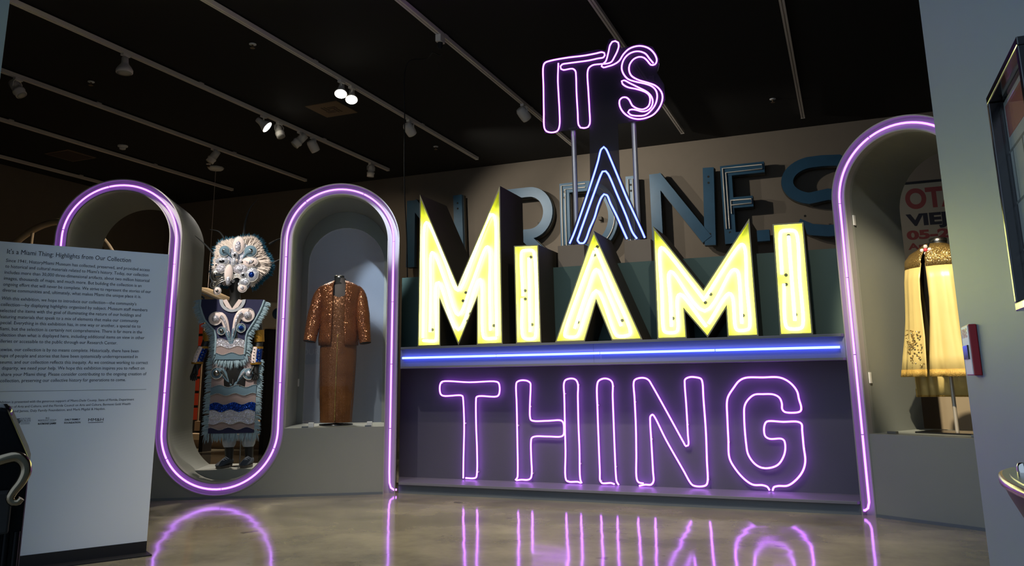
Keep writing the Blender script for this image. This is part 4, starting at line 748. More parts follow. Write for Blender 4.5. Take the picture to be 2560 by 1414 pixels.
# black ribbed machine at the left edge
t = thing('coin_machine', 'black ribbed machine with a curled chrome handle in front of the text panel', 'machine', MACH, (-0.2, 0.15, 0.0))
MB().prism([(-0.42, 0.0), (0.0, 0.0), (0.0, 0.862), (-0.008, 0.885), (-0.06, 0.995), (-0.075, 1.0), (-0.42, 1.0)], 0.0, 0.32).build('body', 'machine_black', t, bevel=0.008)
for i in range(14):
    xx = -0.012-i*0.022
    zt = 0.86 if xx > -0.02 else min(0.985, 0.86+(-xx-0.0)*2.0)
    MB().tube([(xx, -0.002, 0.02), (xx, -0.002, 0.70)], 0.0075, 8).build('rib', 'machine_black', t)
MB().box(-0.42, -0.03, -0.035, 0.0, 0.70, 0.80).build('coin_box', 'black_matte', t, bevel=0.006)
MB().ball((-0.075, 0.03, 0.985), 0.026, 14).build('knob', 'black_gloss', t)
MB().box(-0.075, -0.06, -0.0365, -0.035, 0.785, 0.797).build('coin_label', 'plastic_white', t)
hp = [(-0.14, -0.05, 0.84), (-0.10, -0.06, 0.862), (-0.055, -0.065, 0.879), (-0.028, -0.065, 0.882), (-0.012, -0.065, 0.868), (-0.007, -0.065, 0.848), (-0.015, -0.065, 0.823), (-0.028, -0.065, 0.803), (-0.034, -0.065, 0.786), (-0.027, -0.066, 0.776), (-0.015, -0.068, 0.778), (-0.010, -0.069, 0.785)]
MB().tube(smooth_path(hp, 0.006), lambda u: 0.0135-0.006*max(0, u-0.6)/0.4, 12).build('handle', 'chrome_warm', t)
MB().tube([(-0.14, -0.05, 0.84), (-0.14, 0.0, 0.82)], 0.012, 10).build('handle_mount', 'chrome_warm', t)

# ================================================================== FEATHERED CARNIVAL COSTUME IN THE U
def skin_mesh(name, joints, edges, mt, parent, root=0, sub=2):
    b = BASE[parent]; me = bpy.data.meshes.new(name); me.from_pydata([tuple(v3(j[0])-b) for j in joints], edges, [])
    o = bpy.data.objects.new(name, me); COL.objects.link(o)
    o.modifiers.new('skin', 'SKIN'); sv = me.skin_vertices[0].data
    for i, j in enumerate(joints):
        r_ = j[1]; sv[i].radius = (r_, r_) if not isinstance(r_, tuple) else r_
        sv[i].use_root = (i == root)
    ss_ = o.modifiers.new('sub', 'SUBSURF'); ss_.levels = sub; ss_.render_levels = sub
    bpy.context.view_layer.update()
    m2 = bpy.data.meshes.new_from_object(o.evaluated_get(bpy.context.evaluated_depsgraph_get()))
    o.modifiers.clear(); o.data = m2; m2.materials.clear(); m2.materials.append(MATS[mt]); m2.name = name
    m2.polygons.foreach_set('use_smooth', [True]*len(m2.polygons))
    o.parent = parent; BASE[o] = b
    return o
UPZ = 0.236
cos_ = thing('carnival_costume', 'silver masked carnival costume with white feather ruff on a black mannequin', 'costume', LEFT, (-1.66, 0.52, UPZ))
J = [((-1.68, 0.55, 1.08), 0.12), ((-1.69, 0.55, 1.30), 0.11), ((-1.70, 0.55, 1.58), 0.13), ((-1.73, 0.53, 1.80), 0.09), ((-1.737, 0.50, 1.90), 0.055), ((-1.74, 0.50, 2.0), 0.055), ((-1.74, 0.49, 2.12), 0.085), ((-1.74, 0.50, 2.28), 0.08)]
E_ = [(0, 1), (1, 2), (2, 3), (3, 4), (4, 5), (5, 6), (6, 7)]
def limb(start, pts):
    a = start
    for p in pts: J.append(p); E_.append((a, len(J)-1)); a = len(J)-1
    return a
for sgn, sh, el, wr, hd in ((-1, (-1.92, 0.56, 1.78), (-2.00, 0.54, 1.50), (-2.065, 0.47, 1.25), (-2.085, 0.45, 1.19)), (1, (-1.53, 0.56, 1.78), (-1.475, 0.54, 1.50), (-1.485, 0.47, 1.25), (-1.480, 0.45, 1.19))):
    e = limb(3, [(sh, 0.06), (el, 0.048), (wr, 0.032), (hd, (0.034, 0.022))])
    hx, hy, hz = hd
    for f in range(4): limb(e, [((hx+(f-1.5)*0.017+sgn*0.004, hy-0.01, hz-0.055), 0.0095), ((hx+(f-1.5)*0.018-sgn*0.006, hy-0.02, hz-0.095-0.008*(f in (1, 2))), 0.008)])
    limb(e-1, [((hx-sgn*0.035, hy-0.03, hz-0.005), 0.011), ((hx-sgn*0.042, hy-0.045, hz-0.045), 0.009)])
limb(0, [((-1.76, 0.55, 1.0), 0.10), ((-1.73, 0.55, 0.66), 0.06), ((-1.718, 0.56, 0.36), 0.046), ((-1.712, 0.55, 0.285), 0.04), ((-1.75, 0.47, 0.268), 0.03)])
limb(0, [((-1.61, 0.55, 1.0), 0.10), ((-1.545, 0.55, 0.66), 0.06), ((-1.522, 0.56, 0.36), 0.046), ((-1.517, 0.55, 0.285), 0.04), ((-1.528, 0.46, 0.268), 0.03)])
skin_mesh('mannequin', J, E_, 'mannequin_black', cos_)
# feather ruff: lens-shaped feathers round the head
def feathers(mb, cx, cz, n, r0, r1, a0, a1, y0, y1, wd, jit):
    for i in range(n):
        a = R(random.uniform(a0, a1)); lobe = 1+0.07*math.cos(a*5+0.6); L0_ = r0*random.uniform(0.8, 1.15); L1_ = r1*lobe*random.uniform(1-jit, 1+jit)
        u = Vector((math.cos(a), 0, math.sin(a))); t_ = Vector((-u.z, 0, u.x)); y = random.uniform(y0, y1); c = Vector((cx, y, cz)); b = random.uniform(-0.12, 0.12); ww = wd*random.uniform(0.7, 1.3)
        M_ = (L0_+L1_)/2; dy = Vector((0, random.uniform(-0.02, 0.01), 0))
        P0 = c+u*L0_; Pm1 = c+u*M_+t_*ww+dy; Pm2 = c+u*M_-t_*ww+dy; P1 = c+u*L1_+t_*b*(L1_-L0_)+dy*2; Pq1 = c+u*(M_*0.35+L1_*0.65)+t_*(ww*0.8+b*0.05)+dy*1.4; Pq2 = c+u*(M_*0.35+L1_*0.65)-t_*(ww*0.8-b*0.05)+dy*1.4
        mb.add([P0, Pm1, Pq1, P1, Pq2, Pm2], [(0, 1, 2, 3, 4, 5)])
    return mb
RC = (-1.70, 2.30)
setprops(feathers(MB(), RC[0], RC[1], 1300, 0.14, 0.318, -64, 244, 0.515, 0.57, 0.007, 0.07).build('ruff_tips', 'feather_teal', cos_), kind='stuff')
setprops(feathers(MB(), RC[0], RC[1], 2600, 0.07, 0.275, -62, 242, 0.455, 0.52, 0.0065, 0.11).build('feather_ruff', 'feather_white', cos_), kind='stuff')
for pts in ([(-1.691, 0.52, 2.60), (-1.676, 0.50, 2.77), (-1.629, 0.49, 2.911), (-1.561, 0.48, 2.995)], [(-1.87, 0.52, 2.54), (-1.943, 0.50, 2.638), (-2.038, 0.49, 2.66)], [(-1.96, 0.52, 2.37), (-2.076, 0.50, 2.499), (-2.18, 0.48, 2.589)],
            [(-1.42, 0.52, 2.51), (-1.33, 0.50, 2.56), (-1.24, 0.48, 2.585)], [(-1.40, 0.52, 2.29), (-1.32, 0.50, 2.335), (-1.23, 0.48, 2.37)]):
    MB().tube(smooth_path(pts, 0.02), lambda u: 0.013*(1-u)+0.002, 6).build('plume', 'plume_black', cos_)
def fs(c): return -2.126+c*0.000548
def fz(c): return 2.711-c*0.00057
def plate(cx, cy, rx, rz, mt='silver_foil', y=0.425, beads=True, gem=None, tail=None, name='mask_ornament'):
    x0, z0 = fs(cx), fz(cy); ax_, az_ = rx*0.000548, rz*0.00057
    mb = MB(); mb.ball((x0, y, z0), 1.0, 20, (ax_, 0.02, az_))
    if tail: mb.tube([(x0, y, z0), ((x0+fs(tail[0]))/2, y, (z0+fz(tail[1]))/2+0.012), (fs(tail[0]), y, fz(tail[1]))], lambda u: min(ax_, az_)*0.55*(1-u)+0.005, 10)
    o = mb.build(name, mt, cos_)
    if beads:
        bd = MB(); nb = max(10, int(2*math.pi*(ax_+az_)/2/0.0085))
        for i in range(nb):
            a = 2*math.pi*i/nb; bd.ball((x0+ax_*math.cos(a), y-0.004, z0+az_*math.sin(a)), 0.0055, 6)
        bd.build('bead_trim', 'bead_pearl', o)
    if gem: MB().ball((x0, y-0.014, z0), 1.0, 12, (ax_*0.45, 0.014, az_*0.45)).build('gem', gem, o)
    return o
MB().prism([(fs(a), fz(b)) for a, b in ((640, 330), (720, 250), (800, 260), (850, 360), (900, 400), (1040, 410), (1090, 520), (1060, 600), (1120, 680), (1100, 790), (1150, 900), (1140, 1010), (1010, 1100), (960, 1200), (880, 1270), (790, 1210), (770, 1090), (700, 1060), (660, 1110), (600, 1160), (550, 1100), (470, 1060), (440, 1160), (440, 1290), (360, 1290), (300, 1180), (270, 1040), (290, 880), (360, 800), (340, 690), (400, 560), (410, 440), (520, 410), (620, 480))], 0.437, 0.447).build('mask_base', 'silver_foil', cos_)
for k in range(26):
    plate(random.uniform(330, 1100), random.uniform(640, 1080), random.uniform(26, 46), random.uniform(26, 46), random.choice(('silver_foil', 'cream_felt', 'steel', 'holo_foil')), 0.428, gem=random.choice((None, 'chrome', 'black_gloss')))
plate(740, 400, 110, 165, 'cream_felt', 0.435, gem='blue_foil'); plate(735, 420, 60, 105, 'holo_foil', 0.425, False)
plate(490, 510, 100, 100, 'slate_blue', 0.432, gem='chrome', tail=(620, 620)); plate(970, 510, 120, 110, 'slate_blue', 0.432, gem='chrome', tail=(830, 640))
plate(690, 590, 50, 68, 'silver_foil', 0.42, gem='black_gloss'); plate(680, 720, 44, 95, 'silver_foil', 0.42)
plate(460, 705, 125, 72, 'silver_foil', 0.422, gem='black_gloss', tail=(590, 700)); plate(970, 715, 155, 90, 'cream_felt', 0.422, gem='holo_foil', tail=(800, 700))
plate(450, 840, 92, 88, 'holo_foil', 0.414); plate(810, 850, 140, 92, 'holo_foil', 0.414, gem='silver_foil')
plate(370, 970, 105, 110, 'steel', 0.418, gem='black_gloss', tail=(540, 1000)); plate(1020, 950, 125, 130, 'silver_foil', 0.418, gem='blue_foil')
plate(600, 930, 78, 170, 'cream_felt', 0.402); plate(600, 1060, 45, 95, 'silver_foil', 0.398, False)
plate(870, 960, 70, 60, 'silver_foil', 0.408, gem='black_gloss'); plate(900, 1080, 90, 80, 'silver_foil', 0.412); plate(865, 1195, 84, 80, 'cream_felt', 0.415, gem='holo_foil')
plate(330, 1140, 56, 56, 'steel', 0.415, gem='chrome'); plate(410, 1250, 70, 70, 'cream_felt', 0.415, gem='steel')
for k in range(3): MB().tube(smooth_path([(fs(560), 0.41, fz(1000+k*28)), (fs(480), 0.405, fz(1010+k*38)), (fs(400), 0.405, fz(1075+k*28)), (fs(350), 0.41, fz(1120+k*20))], 0.01), 0.006, 6).build('mask_scroll', 'steel', cos_)
for k in range(3): MB().tube(smooth_path([(fs(660), 0.41, fz(1040-k*30)), (fs(760), 0.405, fz(1000-k*26)), (fs(860), 0.405, fz(1060-k*26)), (fs(930), 0.41, fz(1110-k*30))], 0.01), 0.006, 6).build('mask_scroll', 'bead_pearl', cos_)
# bib
left_e = [(-2.07, 1.912), (-2.071, 1.845), (-2.045, 1.77), (-2.014, 1.702), (-1.96, 1.64), (-1.911, 1.591), (-1.892, 1.53), (-1.888, 1.456), (-1.89, 1.35)]
right_e = [(-1.428, 1.907), (-1.445, 1.85), (-1.465, 1.795), (-1.51, 1.70), (-1.549, 1.634), (-1.58, 1.58), (-1.593, 1.53), (-1.593, 1.454), (-1.598, 1.35)]
neckc = (-1.748, 1.915); neck_arc = [(neckc[0]+0.125*math.cos(R(a)), neckc[1]+0.125*math.sin(R(a))) for a in range(180, 361, 15)]
low = [(-1.60, 1.35), (-1.63, 1.315), (-1.745, 1.295), (-1.85, 1.315), (-1.89, 1.35)]
bib = [(-2.07, 1.915)]+neck_arc+[(-1.428, 1.912)]+right_e[1:]+low[1:-1]+left_e[::-1][:-1]
ob = MB().prism(bib, 0.440, 0.450).build('bib', 'navy', cos_)
col_ = [(neckc[0]+0.132*math.cos(R(a)), neckc[1]+0.132*math.sin(R(a))) for a in range(180, 361, 12)]+[(neckc[0]+0.098*math.cos(R(a)), neckc[1]-0.004+0.102*math.sin(R(a))) for a in range(360, 179, -12)]
MB().prism(col_, 0.430, 0.439).build('collar', 'grey_cloth', ob)
MB().prism([(neckc[0]-0.10, neckc[1]-0.01), (neckc[0]-0.06, neckc[1]-0.08), (neckc[0], neckc[1]-0.115), (neckc[0]+0.06, neckc[1]-0.08), (neckc[0]+0.10, neckc[1]-0.01), (neckc[0]+0.06, neckc[1]), (neckc[0], neckc[1]-0.095), (neckc[0]-0.06, neckc[1])], 0.432, 0.441).build('collar_lining', 'cream_felt', ob)
def fringe(mb, edge, out, L, n, y=0.443, wd=0.0045, droop=0.02):
    P = [Vector(p) for p in edge]; tot = sum((b-a).length for a, b in zip(P, P[1:]))
    for i in range(n):
        s_ = random.random()*tot; a = 0
        for q, (p0, p1) in enumerate(zip(P, P[1:])):
            l_ = (p1-p0).length
            if s_ <= l_: break
            s_ -= l_
        p = p0+(p1-p0)*(s_/max(l_, 1e-6)); o_ = Vector(out(p)) ; o_.normalize(); o_ = (o_+Vector((random.uniform(-.22, .22), random.uniform(-.22, .22)))).normalized()
        Lr = L*random.uniform(0.75, 1.15); t_ = Vector((-o_.y, o_.x)); y2 = y+random.uniform(-0.012, 0.012)
        m_ = p+o_*Lr*0.55; e_ = p+o_*Lr+Vector((0, -droop*random.random())); ww = wd*random.uniform(0.7, 1.2)
        mb.add([(p.x-t_.x*ww, y, p.y-t_.y*ww), (p.x+t_.x*ww, y, p.y+t_.y*ww), (m_.x+t_.x*ww, y2, m_.y+t_.y*ww), (e_.x, y2-0.004, e_.y), (m_.x-t_.x*ww, y2, m_.y-t_.y*ww)], [(0, 1, 2, 3, 4)])
    return mb
fb = MB(); fringe(fb, left_e, lambda p: (-1, -0.35), 0.072, 190); fringe(fb, right_e, lambda p: (1, -0.25), 0.072, 190); fringe(fb, [(-1.90, 1.36)]+low[::-1]+[(-1.59, 1.36)], lambda p: ((p.x+1.745)*3.5, -1), 0.085, 130)
setprops(fb.build('bib_fringe', 'fringe_blue', cos_), kind='stuff')
for ed in (left_e, right_e): MB().tube([(p[0], 0.438, p[1]) for p in ed], 0.012, 6).build('fringe_braid', 'fringe_blue', cos_)
def swirl(cx, cz, r, foot, mt, foil, y=0.436):
    d = 1 if foot[0] > cx else -1
    tl = smooth_path([(cx, y, cz+r*0.25), (cx+d*r*0.75, y, cz+r*0.35), (cx+d*r*1.35, y, cz-r*0.35), ((cx+d*r*1.5+foot[0])/2, y, (cz-r*0.6+foot[1])/2), (foot[0], y, foot[1])], 0.02)
    mb = MB().lathe((cx, y, cz), [(r, 0), (r, 0.008), (r*0.85, 0.013), (0, 0.015)], 24, (0, -1, 0)); mb.tube(tl, lambda u: r*0.56*(1-u)+0.012, 10)
    mb.v = [(p[0], y+(p[1]-y)*(0.4 if p[1] < y else 0.1), p[2]) for p in mb.v]
    o = mb.build('swirl', mt, cos_)
    MB().lathe((cx, y-0.013, cz), [(r*0.55, 0), (r*0.5, 0.008), (0, 0.012)], 14, (0, -1, 0)).build('swirl_foil', foil, o)
    if r > 0.05: MB().tube([(p[0], p[1]-r*0.22, p[2]) for p in tl[2:-3]], lambda u: r*0.22*(1-u)+0.003, 8).build('swirl_foil', foil, o)
    bd = MB(); nb = int(2*math.pi*r/0.009)
    for i in range(nb):
        a = 2*math.pi*i/nb; bd.ball((cx+r*math.cos(a), y-0.009, cz+r*math.sin(a)), 0.0058, 6)
    bd.build('bead_trim', 'bead_pearl', o)
swirl(-1.905, 1.715, 0.066, (-1.745, 1.47), 'cream_felt', 'holo_foil'); swirl(-1.588, 1.752, 0.070, (-1.73, 1.47), 'cream_felt', 'holo_foil')
swirl(-1.838, 1.590, 0.040, (-1.745, 1.46), 'slate_blue', 'steel', 0.434); swirl(-1.645, 1.618, 0.045, (-1.728, 1.46), 'slate_blue', 'blue_foil', 0.434)
def wav(x, ph): return 0.012*math.sin((x+1.7)/0.175*2*math.pi+ph)
def band(x0, x1, zt, zb, mt, y, pt=0.0, pb=0.0, wt=1, wb=1, name='band'):
    n = 28; top = [(x0+(x1-x0)*i/n, zt+wt*wav(x0+(x1-x0)*i/n, pt)) for i in range(n+1)]; bot = [(x0+(x1-x0)*i/n, zb+wb*wav(x0+(x1-x0)*i/n, pb)) for i in range(n, -1, -1)]
    return MB().prism(top+bot, y, y+0.006).build(name, mt, cos_)
def beadrow(x0, x1, z, ph, y):
    bd = MB(); n = int((x1-x0)/0.0125)
    for i in range(n+1):
        q = x0+(x1-x0)*i/n; bd.ball((q, y, z+wav(q, ph)), 0.0046, 6)
    bd.build('bead_row', 'bead_pearl', cos_)
band(-1.885, -1.598, 1.50, 1.425, 'holo_foil', 0.431, 0.5, 0.5); beadrow(-1.885, -1.598, 1.50, 0.5, 0.429); beadrow(-1.885, -1.598, 1.425, 0.5, 0.429)
band(-1.885, -1.60, 1.425, 1.36, 'mauve_felt', 0.432, 0.5, 2.5); band(-1.885, -1.60, 1.36, 1.30, 'slate_blue', 0.433, 2.5, 0, 1, 0); beadrow(-1.88, -1.60, 1.36, 2.5, 0.429)
# apron
AX0, AX1 = -1.915, -1.468
MB().box(AX0, AX1, 0.462, 0.472, 0.57, 1.36).build('apron', 'mauve_felt', cos_)
bands = [(1.035, 0.950, 'slate_blue', 0.0, 0.6), (0.864, 0.788, 'blue_foil', 1.0, 2.0), (0.788, 0.712, 'silver_foil', 2.0, 3.6), (0.735, 0.668, 'silver_foil', 0.4, 4.6), (0.615, 0.570, 'navy', 2.2, 0)]
for zt, zb, mt_, p1, p2 in bands:
    band(AX0, AX1, zt, zb, mt_, 0.455 if zb != 0.668 else 0.452, p1, p2, 1, 0 if mt_ == 'navy' else 1); beadrow(AX0, AX1, zt, p1, 0.45)
    if mt_ != 'navy': beadrow(AX0, AX1, zb, p2, 0.45)
swirl(-1.865, 1.165, 0.058, (-1.715, 1.04), 'slate_blue', 'steel', 0.458); swirl(-1.545, 1.155, 0.058, (-1.685, 1.04), 'slate_blue', 'silver_foil', 0.458)
MB().prism([(-1.765, 1.25), (-1.64, 1.25), (-1.69, 1.05), (-1.71, 1.05)], 0.453, 0.459).build('center_gore', 'mannequin_black', cos_)
bd = MB()
for i in range(16): bd.ball((-1.702, 0.452, 1.25-i*0.0125), 0.004, 6)
bd.build('bead_row', 'bead_pearl', cos_)
fa = MB(); fringe(fa, [(AX0, 1.33), (AX0, 0.57)], lambda p: (-1, -0.12), 0.065, 230, 0.465); fringe(fa, [(AX1, 1.30), (AX1, 0.57)], lambda p: (1, -0.12), 0.065, 230, 0.465); fringe(fa, [(AX0-0.03, 0.575), (AX1+0.03, 0.575)], lambda p: (0, -1), 0.085, 150, 0.463)
setprops(fa.build('apron_fringe', 'fringe_blue', cos_), kind='stuff')
# arm bands, cuffs, trousers, shoes
for a, b in (((-2.0, 0.53, 1.60), (-1.985, 0.53, 1.49)), ((-1.482, 0.53, 1.60), (-1.472, 0.53, 1.48))): MB().tube([a, b], 0.05, 14).build('arm_band', 'gold_cloth', cos_)
for a, b in (((-2.025, 0.50, 1.425), (-2.068, 0.47, 1.27)), ((-1.482, 0.50, 1.42), (-1.485, 0.47, 1.26))):
    a, b = v3(a), v3(b); cu = MB().tube([a, b], 0.052, 14).build('cuff', 'blue_foil', cos_)
    MB().tube([a+Vector((-0.012, -0.03, 0)), (a+b)/2+Vector((-0.018, -0.034, 0)), b+Vector((-0.012, -0.03, 0))], 0.03, 10).build('cuff_panel', 'cream_felt', cu)
    for e in (a, b): MB().tube([e+Vector((0, 0, 0.01)), e-Vector((0, 0, 0.012))], 0.056, 14).build('cuff_trim', 'gold_cloth', cu)
    for i in range(5):
        q = a+(b-a)*(0.12+0.19*i)
        MB().ball(q+Vector((-0.02, -0.064, 0)), 0.007, 8).build('cuff_gem', 'chrome', cu); MB().ball(q+Vector((0.03, -0.05, 0)), 0.006, 8).build('cuff_gem', 'chrome', cu)
for lx in (-1.722, -1.532): MB().loft([[(lx+r_*math.cos(2*math.pi*j/16), 0.55+r_*math.sin(2*math.pi*j/16), z) for j in range(16)] for z, r_ in ((0.72, 0.085), (0.55, 0.075), (0.46, 0.066), (0.43, 0.052))], True, False).build('trouser_leg', 'grey_cloth', cos_)
def shoe(heel, toe):
    h_, t_ = v3(heel), v3(toe); d = (t_-h_); L = d.length; d.normalize(); sd = Vector((d.y, -d.x, 0)) ; z0 = UPZ+0.001
    def ring(u, wd, zt, zb, n=14):
        c = h_+d*(L*u)
        return [(c.x+sd.x*wd*math.cos(a), c.y+sd.y*wd*math.cos(a), max(zb, zb+(zt-zb)*(0.5+0.5*math.sin(a)))) for a in [2*math.pi*i/n for i in range(n)]]
    up = MB().loft([ring(0.0, 0.03, z0+0.085, z0+0.018), ring(0.12, 0.042, z0+0.098, z0+0.018), ring(0.35, 0.046, z0+0.10, z0+0.018), ring(0.6, 0.05, z0+0.075, z0+0.018), ring(0.85, 0.05, z0+0.05, z0+0.018), ring(1.0, 0.03, z0+0.03, z0+0.018)]).build('shoe', 'shoe_blue', cos_)
    so = []
    for i in range(24):
        a = 2*math.pi*i/24; u = 0.5-0.53*math.cos(a); wd = (0.056 if u > 0.5 else 0.047)*math.sin(a); c = h_+d*(L*u); so.append((c.x+sd.x*wd, c.y+sd.y*wd))
    MB().prism_z(so, z0, z0+0.024).build('sole', 'shoe_sole', up)
    for u, zt in ((0.42, 0.098), (0.52, 0.089), (0.62, 0.076)):
        c = h_+d*(L*u); MB().tube([c+sd*0.032+Vector((0, 0, z0+zt-0.02)), c+Vector((0, 0, z0+zt)), c-sd*0.032+Vector((0, 0, z0+zt-0.02))], 0.006, 6).build('lace', 'grey_cloth', up)
shoe((-1.703, 0.60, 0), (-1.785, 0.385, 0)); shoe((-1.510, 0.61, 0), (-1.545, 0.385, 0))
MB().tube([(-1.615, 0.58, UPZ+0.004), (-1.615, 0.58, 0.95)], 0.006, 8).build('stand_rod', 'steel', cos_)
MB().lathe((-1.615, 0.58, UPZ), [(0.075, 0), (0.075, 0.005), (0.01, 0.008)], 20).build('stand_base', 'black_gloss', cos_)

# ================================================================== SEQUIN GOWN IN THE LEFT NICHE
GC = (-0.655, 0.45)
def ell(cx, cy, ax_, ay_, z, n=64, fold=0.0, k=9, ph=0.0, a0=0.0, a1=2*math.pi, closed=True, zf=None):
    out = []
    for i in range(n if closed else n+1):
        a = a0+(a1-a0)*i/n; f = 1+fold*(0.6*math.sin(k*a+ph)+0.4*math.sin((k*1.7+2)*a+ph*2.3)+0.3*math.sin(k*2.9*a-ph))
        out.append((cx+ax_*f*math.cos(a), cy+ay_*f*math.sin(a), z+(zf(a) if zf else 0)))
    return out
GZ = SILL
t = thing('dress_form', 'black dress form with a silver neck cap inside the sequin gown', 'mannequin', LEFT, (GC[0], GC[1], GZ), 'dress forms')
MB().lathe((GC[0], GC[1], GZ), [(0.17, 0), (0.17, 0.012), (0.02, 0.02)], 32).build('base_plate', 'black_gloss', t)
MB().tube([(GC[0], GC[1], GZ+0.01), (GC[0], GC[1], 1.3)], 0.012, 10).build('post', 'black_gloss', t)
MB().loft([ell(GC[0], GC[1], *q) for q in ((0.12, 0.08, 1.30), (0.125, 0.085, 1.50), (0.15, 0.10, 1.80), (0.155, 0.10, 1.95), (0.11, 0.075, 2.05), (0.062, 0.058, 2.085), (0.052, 0.052, 2.14))]).build('torso', 'form_grey', t)
MB().lathe((GC[0]-0.012, GC[1], 2.075), [(0.068, 0), (0.058, 0.02), (0.054, 0.068)], 24).build('neck', 'black_matte', t)
MB().lathe((GC[0]-0.012, GC[1], 2.142), [(0.055, 0), (0.055, 0.022), (0.045, 0.026), (0, 0.026)], 24).build('neck_cap', 'steel', t)
t = thing('evening_gown', 'long bronze sequin evening gown with a straight skirt', 'dress', LEFT, (GC[0], GC[1], 0.665))
gz = [(0.658, 0.160, 0.115), (0.75, 0.163, 0.12), (0.9, 0.172, 0.125), (1.1, 0.180, 0.13), (1.3, 0.188, 0.135), (1.42, 0.188, 0.135), (1.55, 0.172, 0.134), (1.7, 0.160, 0.132)]
MB().loft([ell(GC[0]+0.0, GC[1], ax_, ay_, z, 96, 0.022*(1.7-z)/1.0, 13, 1.0+z*1.5) for z, ax_, ay_ in gz], True, False).build('skirt', 'sequin_gown', t)
MB().loft([ell(GC[0], GC[1], ax_, ay_, z, 64, zf=(lambda a, k=k: (0.02*abs(math.cos(a*1.0))*(k)) if math.sin(a) < 0 else 0)) for k, (z, ax_, ay_) in enumerate(((1.70, 0.160, 0.132), (1.80, 0.168, 0.134), (1.90, 0.170, 0.130), (1.925, 0.166, 0.125)))], True, False).build('bodice', 'sequin_gown', t)
MB().tube([(GC[0], GC[1]-0.13, 1.55), (GC[0]-0.004, GC[1]-0.138, 1.2), (GC[0]-0.006, GC[1]-0.13, 0.9), (GC[0]-0.006, GC[1]-0.122, 0.67)], 0.006, 6).build('front_seam', 'sequin_gold', t)
t = thing('sequin_jacket', 'open bronze sequin jacket with wide sleeves over the gown', 'jacket', LEFT, (GC[0], GC[1], 1.42))
g0 = R(-90)
rings = []
for z, ax_, ay_, gap in ((1.435, 0.205, 0.155, 20), (1.50, 0.21, 0.156, 19), (1.65, 0.20, 0.150, 18), (1.80, 0.205, 0.148, 17), (1.92, 0.218, 0.148, 17), (2.0, 0.228, 0.138, 16), (2.045, 0.215, 0.122, 17), (2.08, 0.155, 0.095, 24), (2.11, 0.085, 0.075, 36)):
    rings.append(ell(GC[0], GC[1], ax_, ay_, z, 60, 0.010, 17, z*3, g0+R(gap), g0+R(360-gap), False, zf=(lambda a: 0.02*math.cos(2*(a-g0)) if False else 0)))
jb = MB().loft(rings, False, False).build('jacket_body', 'sequin_bronze', t); sm_ = jb.modifiers.new('solid', 'SOLIDIFY'); sm_.thickness = 0.006
def sleeve(pts, rs):
    u_n = len(rs)-1
    def rad(u): q = u*u_n; i = min(u_n-1, int(q)); return rs[i]+(rs[i+1]-rs[i])*(q-i)
    o = MB().tube(smooth_path(pts, 0.03), rad, 24, cap=False).build('sleeve', 'sequin_bronze', t)
    e = v3(pts[-1]); d = (v3(pts[-1])-v3(pts[-2])).normalized(); MB().lathe(e-d*0.008, [(rs[-1]*0.96, 0), (rs[-1]*0.96, 0.004)], 20, d).build('sleeve_lining', 'black_matte', o)
    return o
sleeve([(-0.825, 0.45, 2.035), (-0.862, 0.445, 1.985), (-0.888, 0.43, 1.85), (-0.918, 0.41, 1.66), (-0.945, 0.38, 1.475)], [0.040, 0.066, 0.076, 0.072, 0.064])
sleeve([(-0.485, 0.45, 2.035), (-0.448, 0.445, 1.985), (-0.425, 0.43, 1.85), (-0.400, 0.41, 1.64), (-0.376, 0.38, 1.455)], [0.040, 0.066, 0.074, 0.068, 0.060])

# ================================================================== GOLD CAPE IN THE RIGHT NICHE
CC = (0.565, 0.47); CZ = 0.615
t = thing('dress_form', 'black dress form on a steel post under the gold cape', 'mannequin', RIGHT, (CC[0], CC[1], CZ), 'dress forms')
MB().box(CC[0]-0.25, CC[0]+0.22, CC[1]-0.16, CC[1]+0.16, CZ, CZ+0.012).build('base_plate', 'black_gloss', t, bevel=0.003)
MB().tube([(CC[0]+0.0, CC[1], CZ+0.01), (CC[0], CC[1], 1.3)], 0.0145, 14).build('post', 'post_metal', t)
MB().loft([ell(CC[0], CC[1], *q) for q in ((0.10, 0.075, 1.25), (0.115, 0.085, 1.45), (0.13, 0.09, 1.75), (0.14, 0.09, 1.92), (0.10, 0.075, 2.02), (0.06, 0.058, 2.06), (0.056, 0.056, 2.10))]).build('torso', 'mannequin_black', t)
MB().lathe((CC[0]+0.03, CC[1], 2.04), [(0.075, 0), (0.064, 0.03), (0.062, 0.065)], 24).build('neck', 'mannequin_black', t)
MB().lathe((CC[0]+0.03, CC[1], 2.105), [(0.066, 0), (0.066, 0.024), (0.056, 0.029), (0, 0.029)], 24).build('neck_cap', 'steel', t)
t = thing('gold_cape', 'gold satin cape with a sequined yoke and jewelled clasp', 'cape', RIGHT, (CC[0], CC[1], 0.9))
def cape_ring(z, ax_, ay_, gap, fold, k=11, ph=0.4, cx=0.0, dz=0.0):
    return ell(CC[0]+cx, CC[1], ax_, ay_, z, 96, fold, k, ph, g0-R(8)+R(gap), g0-R(8)+R(360-gap), False, zf=lambda a: dz*math.cos(a-g0))
cr = [(1.93, 0.246, 0.165, 4, 0.006), (1.80, 0.262, 0.19, 7, 0.018), (1.65, 0.270, 0.20, 8, 0.026), (1.50, 0.282, 0.21, 6.5, 0.034), (1.35, 0.302, 0.22, 4, 0.042), (1.20, 0.332, 0.235, 2.5, 0.05), (1.05, 0.362, 0.245, 1.6, 0.056)]
cb = MB().loft([cape_ring(*q, ph=0.4+(1.9-q[0])*0.6) for q in cr], False, False).build('drape', 'satin_gold', t); s2 = cb.modifiers.new('solid', 'SOLIDIFY'); s2.thickness = 0.005
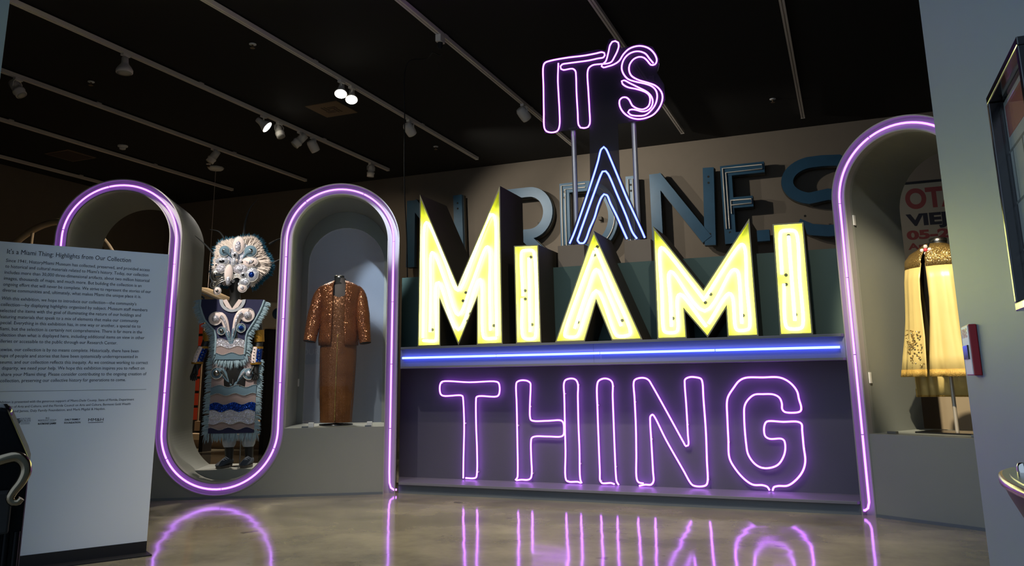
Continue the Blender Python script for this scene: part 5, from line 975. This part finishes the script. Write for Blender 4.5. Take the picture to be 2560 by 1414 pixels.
hm = MB().loft([cape_ring(1.10, 0.353, 0.244, 1.9, 0.0545, ph=0.88), cape_ring(1.045, 0.3635, 0.2475, 1.6, 0.0565, ph=0.913)], False, False).build('hem_trim', 'lace_gold', t); s2 = hm.modifiers.new('solid', 'SOLIDIFY'); s2.thickness = 0.007
lt = MB().loft([ell(CC[0]+0.0, CC[1]+0.03, 0.29, 0.16, z, 64, f, 9, 1.0, R(-15), R(195), False) for z, f in ((1.25, 0.03), (1.05, 0.05), (0.90, 0.07))], False, False).build('back_tier', 'satin_gold', t); s2 = lt.modifiers.new('solid', 'SOLIDIFY'); s2.thickness = 0.004
lt = MB().loft([ell(CC[0]+0.0, CC[1]+0.03, 0.293, 0.163, z, 64, f, 9, 1.0, R(-15), R(195), False) for z, f in ((0.95, 0.063), (0.885, 0.073))], False, False).build('back_tier_trim', 'lace_gold', t); s2 = lt.modifiers.new('solid', 'SOLIDIFY'); s2.thickness = 0.005
yk = MB().loft([cape_ring(1.90, 0.252, 0.172, 5.5, 0.012), cape_ring(1.97, 0.246, 0.160, 3.5, 0.006), cape_ring(2.02, 0.205, 0.135, 3, 0.0), cape_ring(2.055, 0.135, 0.10, 4, 0.0), cape_ring(2.09, 0.088, 0.078, 8, 0.0)], False, False).build('yoke', 'sequin_gold', t); s2 = yk.modifiers.new('solid', 'SOLIDIFY'); s2.thickness = 0.007
bx, by_, bz = CC[0]-0.02, CC[1]-0.118, 2.035
for dx, dz in ((0.03, 0), (-0.03, 0), (0, 0.028), (0, -0.028)): MB().ball((bx+dx, by_, bz+dz), 0.017, 10).build('clasp_pearl', 'bead_pearl', t)
MB().ball((bx, by_-0.006, bz), 0.016, 10).build('clasp_stone', 'brooch', t)
em = MB()
for i in range(70):
    a = g0-R(8)-R(random.uniform(6, 38)); z = random.uniform(1.1, 1.42); em.ball((CC[0]+0.335*math.cos(a), CC[1]+0.238*math.sin(a)-0.004, z), random.uniform(0.006, 0.010), 6, (1, 0.5, 1))
setprops(em.build('embroidery', 'sequin_gold', t), kind='stuff')

# spotlights above the displays
def wl(fr, p): return fr.m @ v3(p)
lamp('p1', wl(LEFT, (-1.70, 0.4, 2.0)), 900, 18, NEUT); lamp('p2', wl(LEFT, (-0.65, 0.4, 1.55)), 330, 20, NEUT); lamp('p7', wl(LEFT, (-0.20, 0.89, 2.05)), 1700, 8, (0.78, 0.88, 1.0), 0.7); lamp('p3', wl(RIGHT, (0.62, 0.4, 1.60)), 2000, 20, (1.0, 0.84, 0.60)); lamp('p4', (-2.4, 5.2, 0.0), 560, 66)
lamp('p5', (-3.4, 7.4, 1.2), 180, 70, NEUT, 0.8); lamp('p6', (-0.9, 7.4, 1.2), 165, 70, NEUT, 0.8)  # fill light of the two added floods
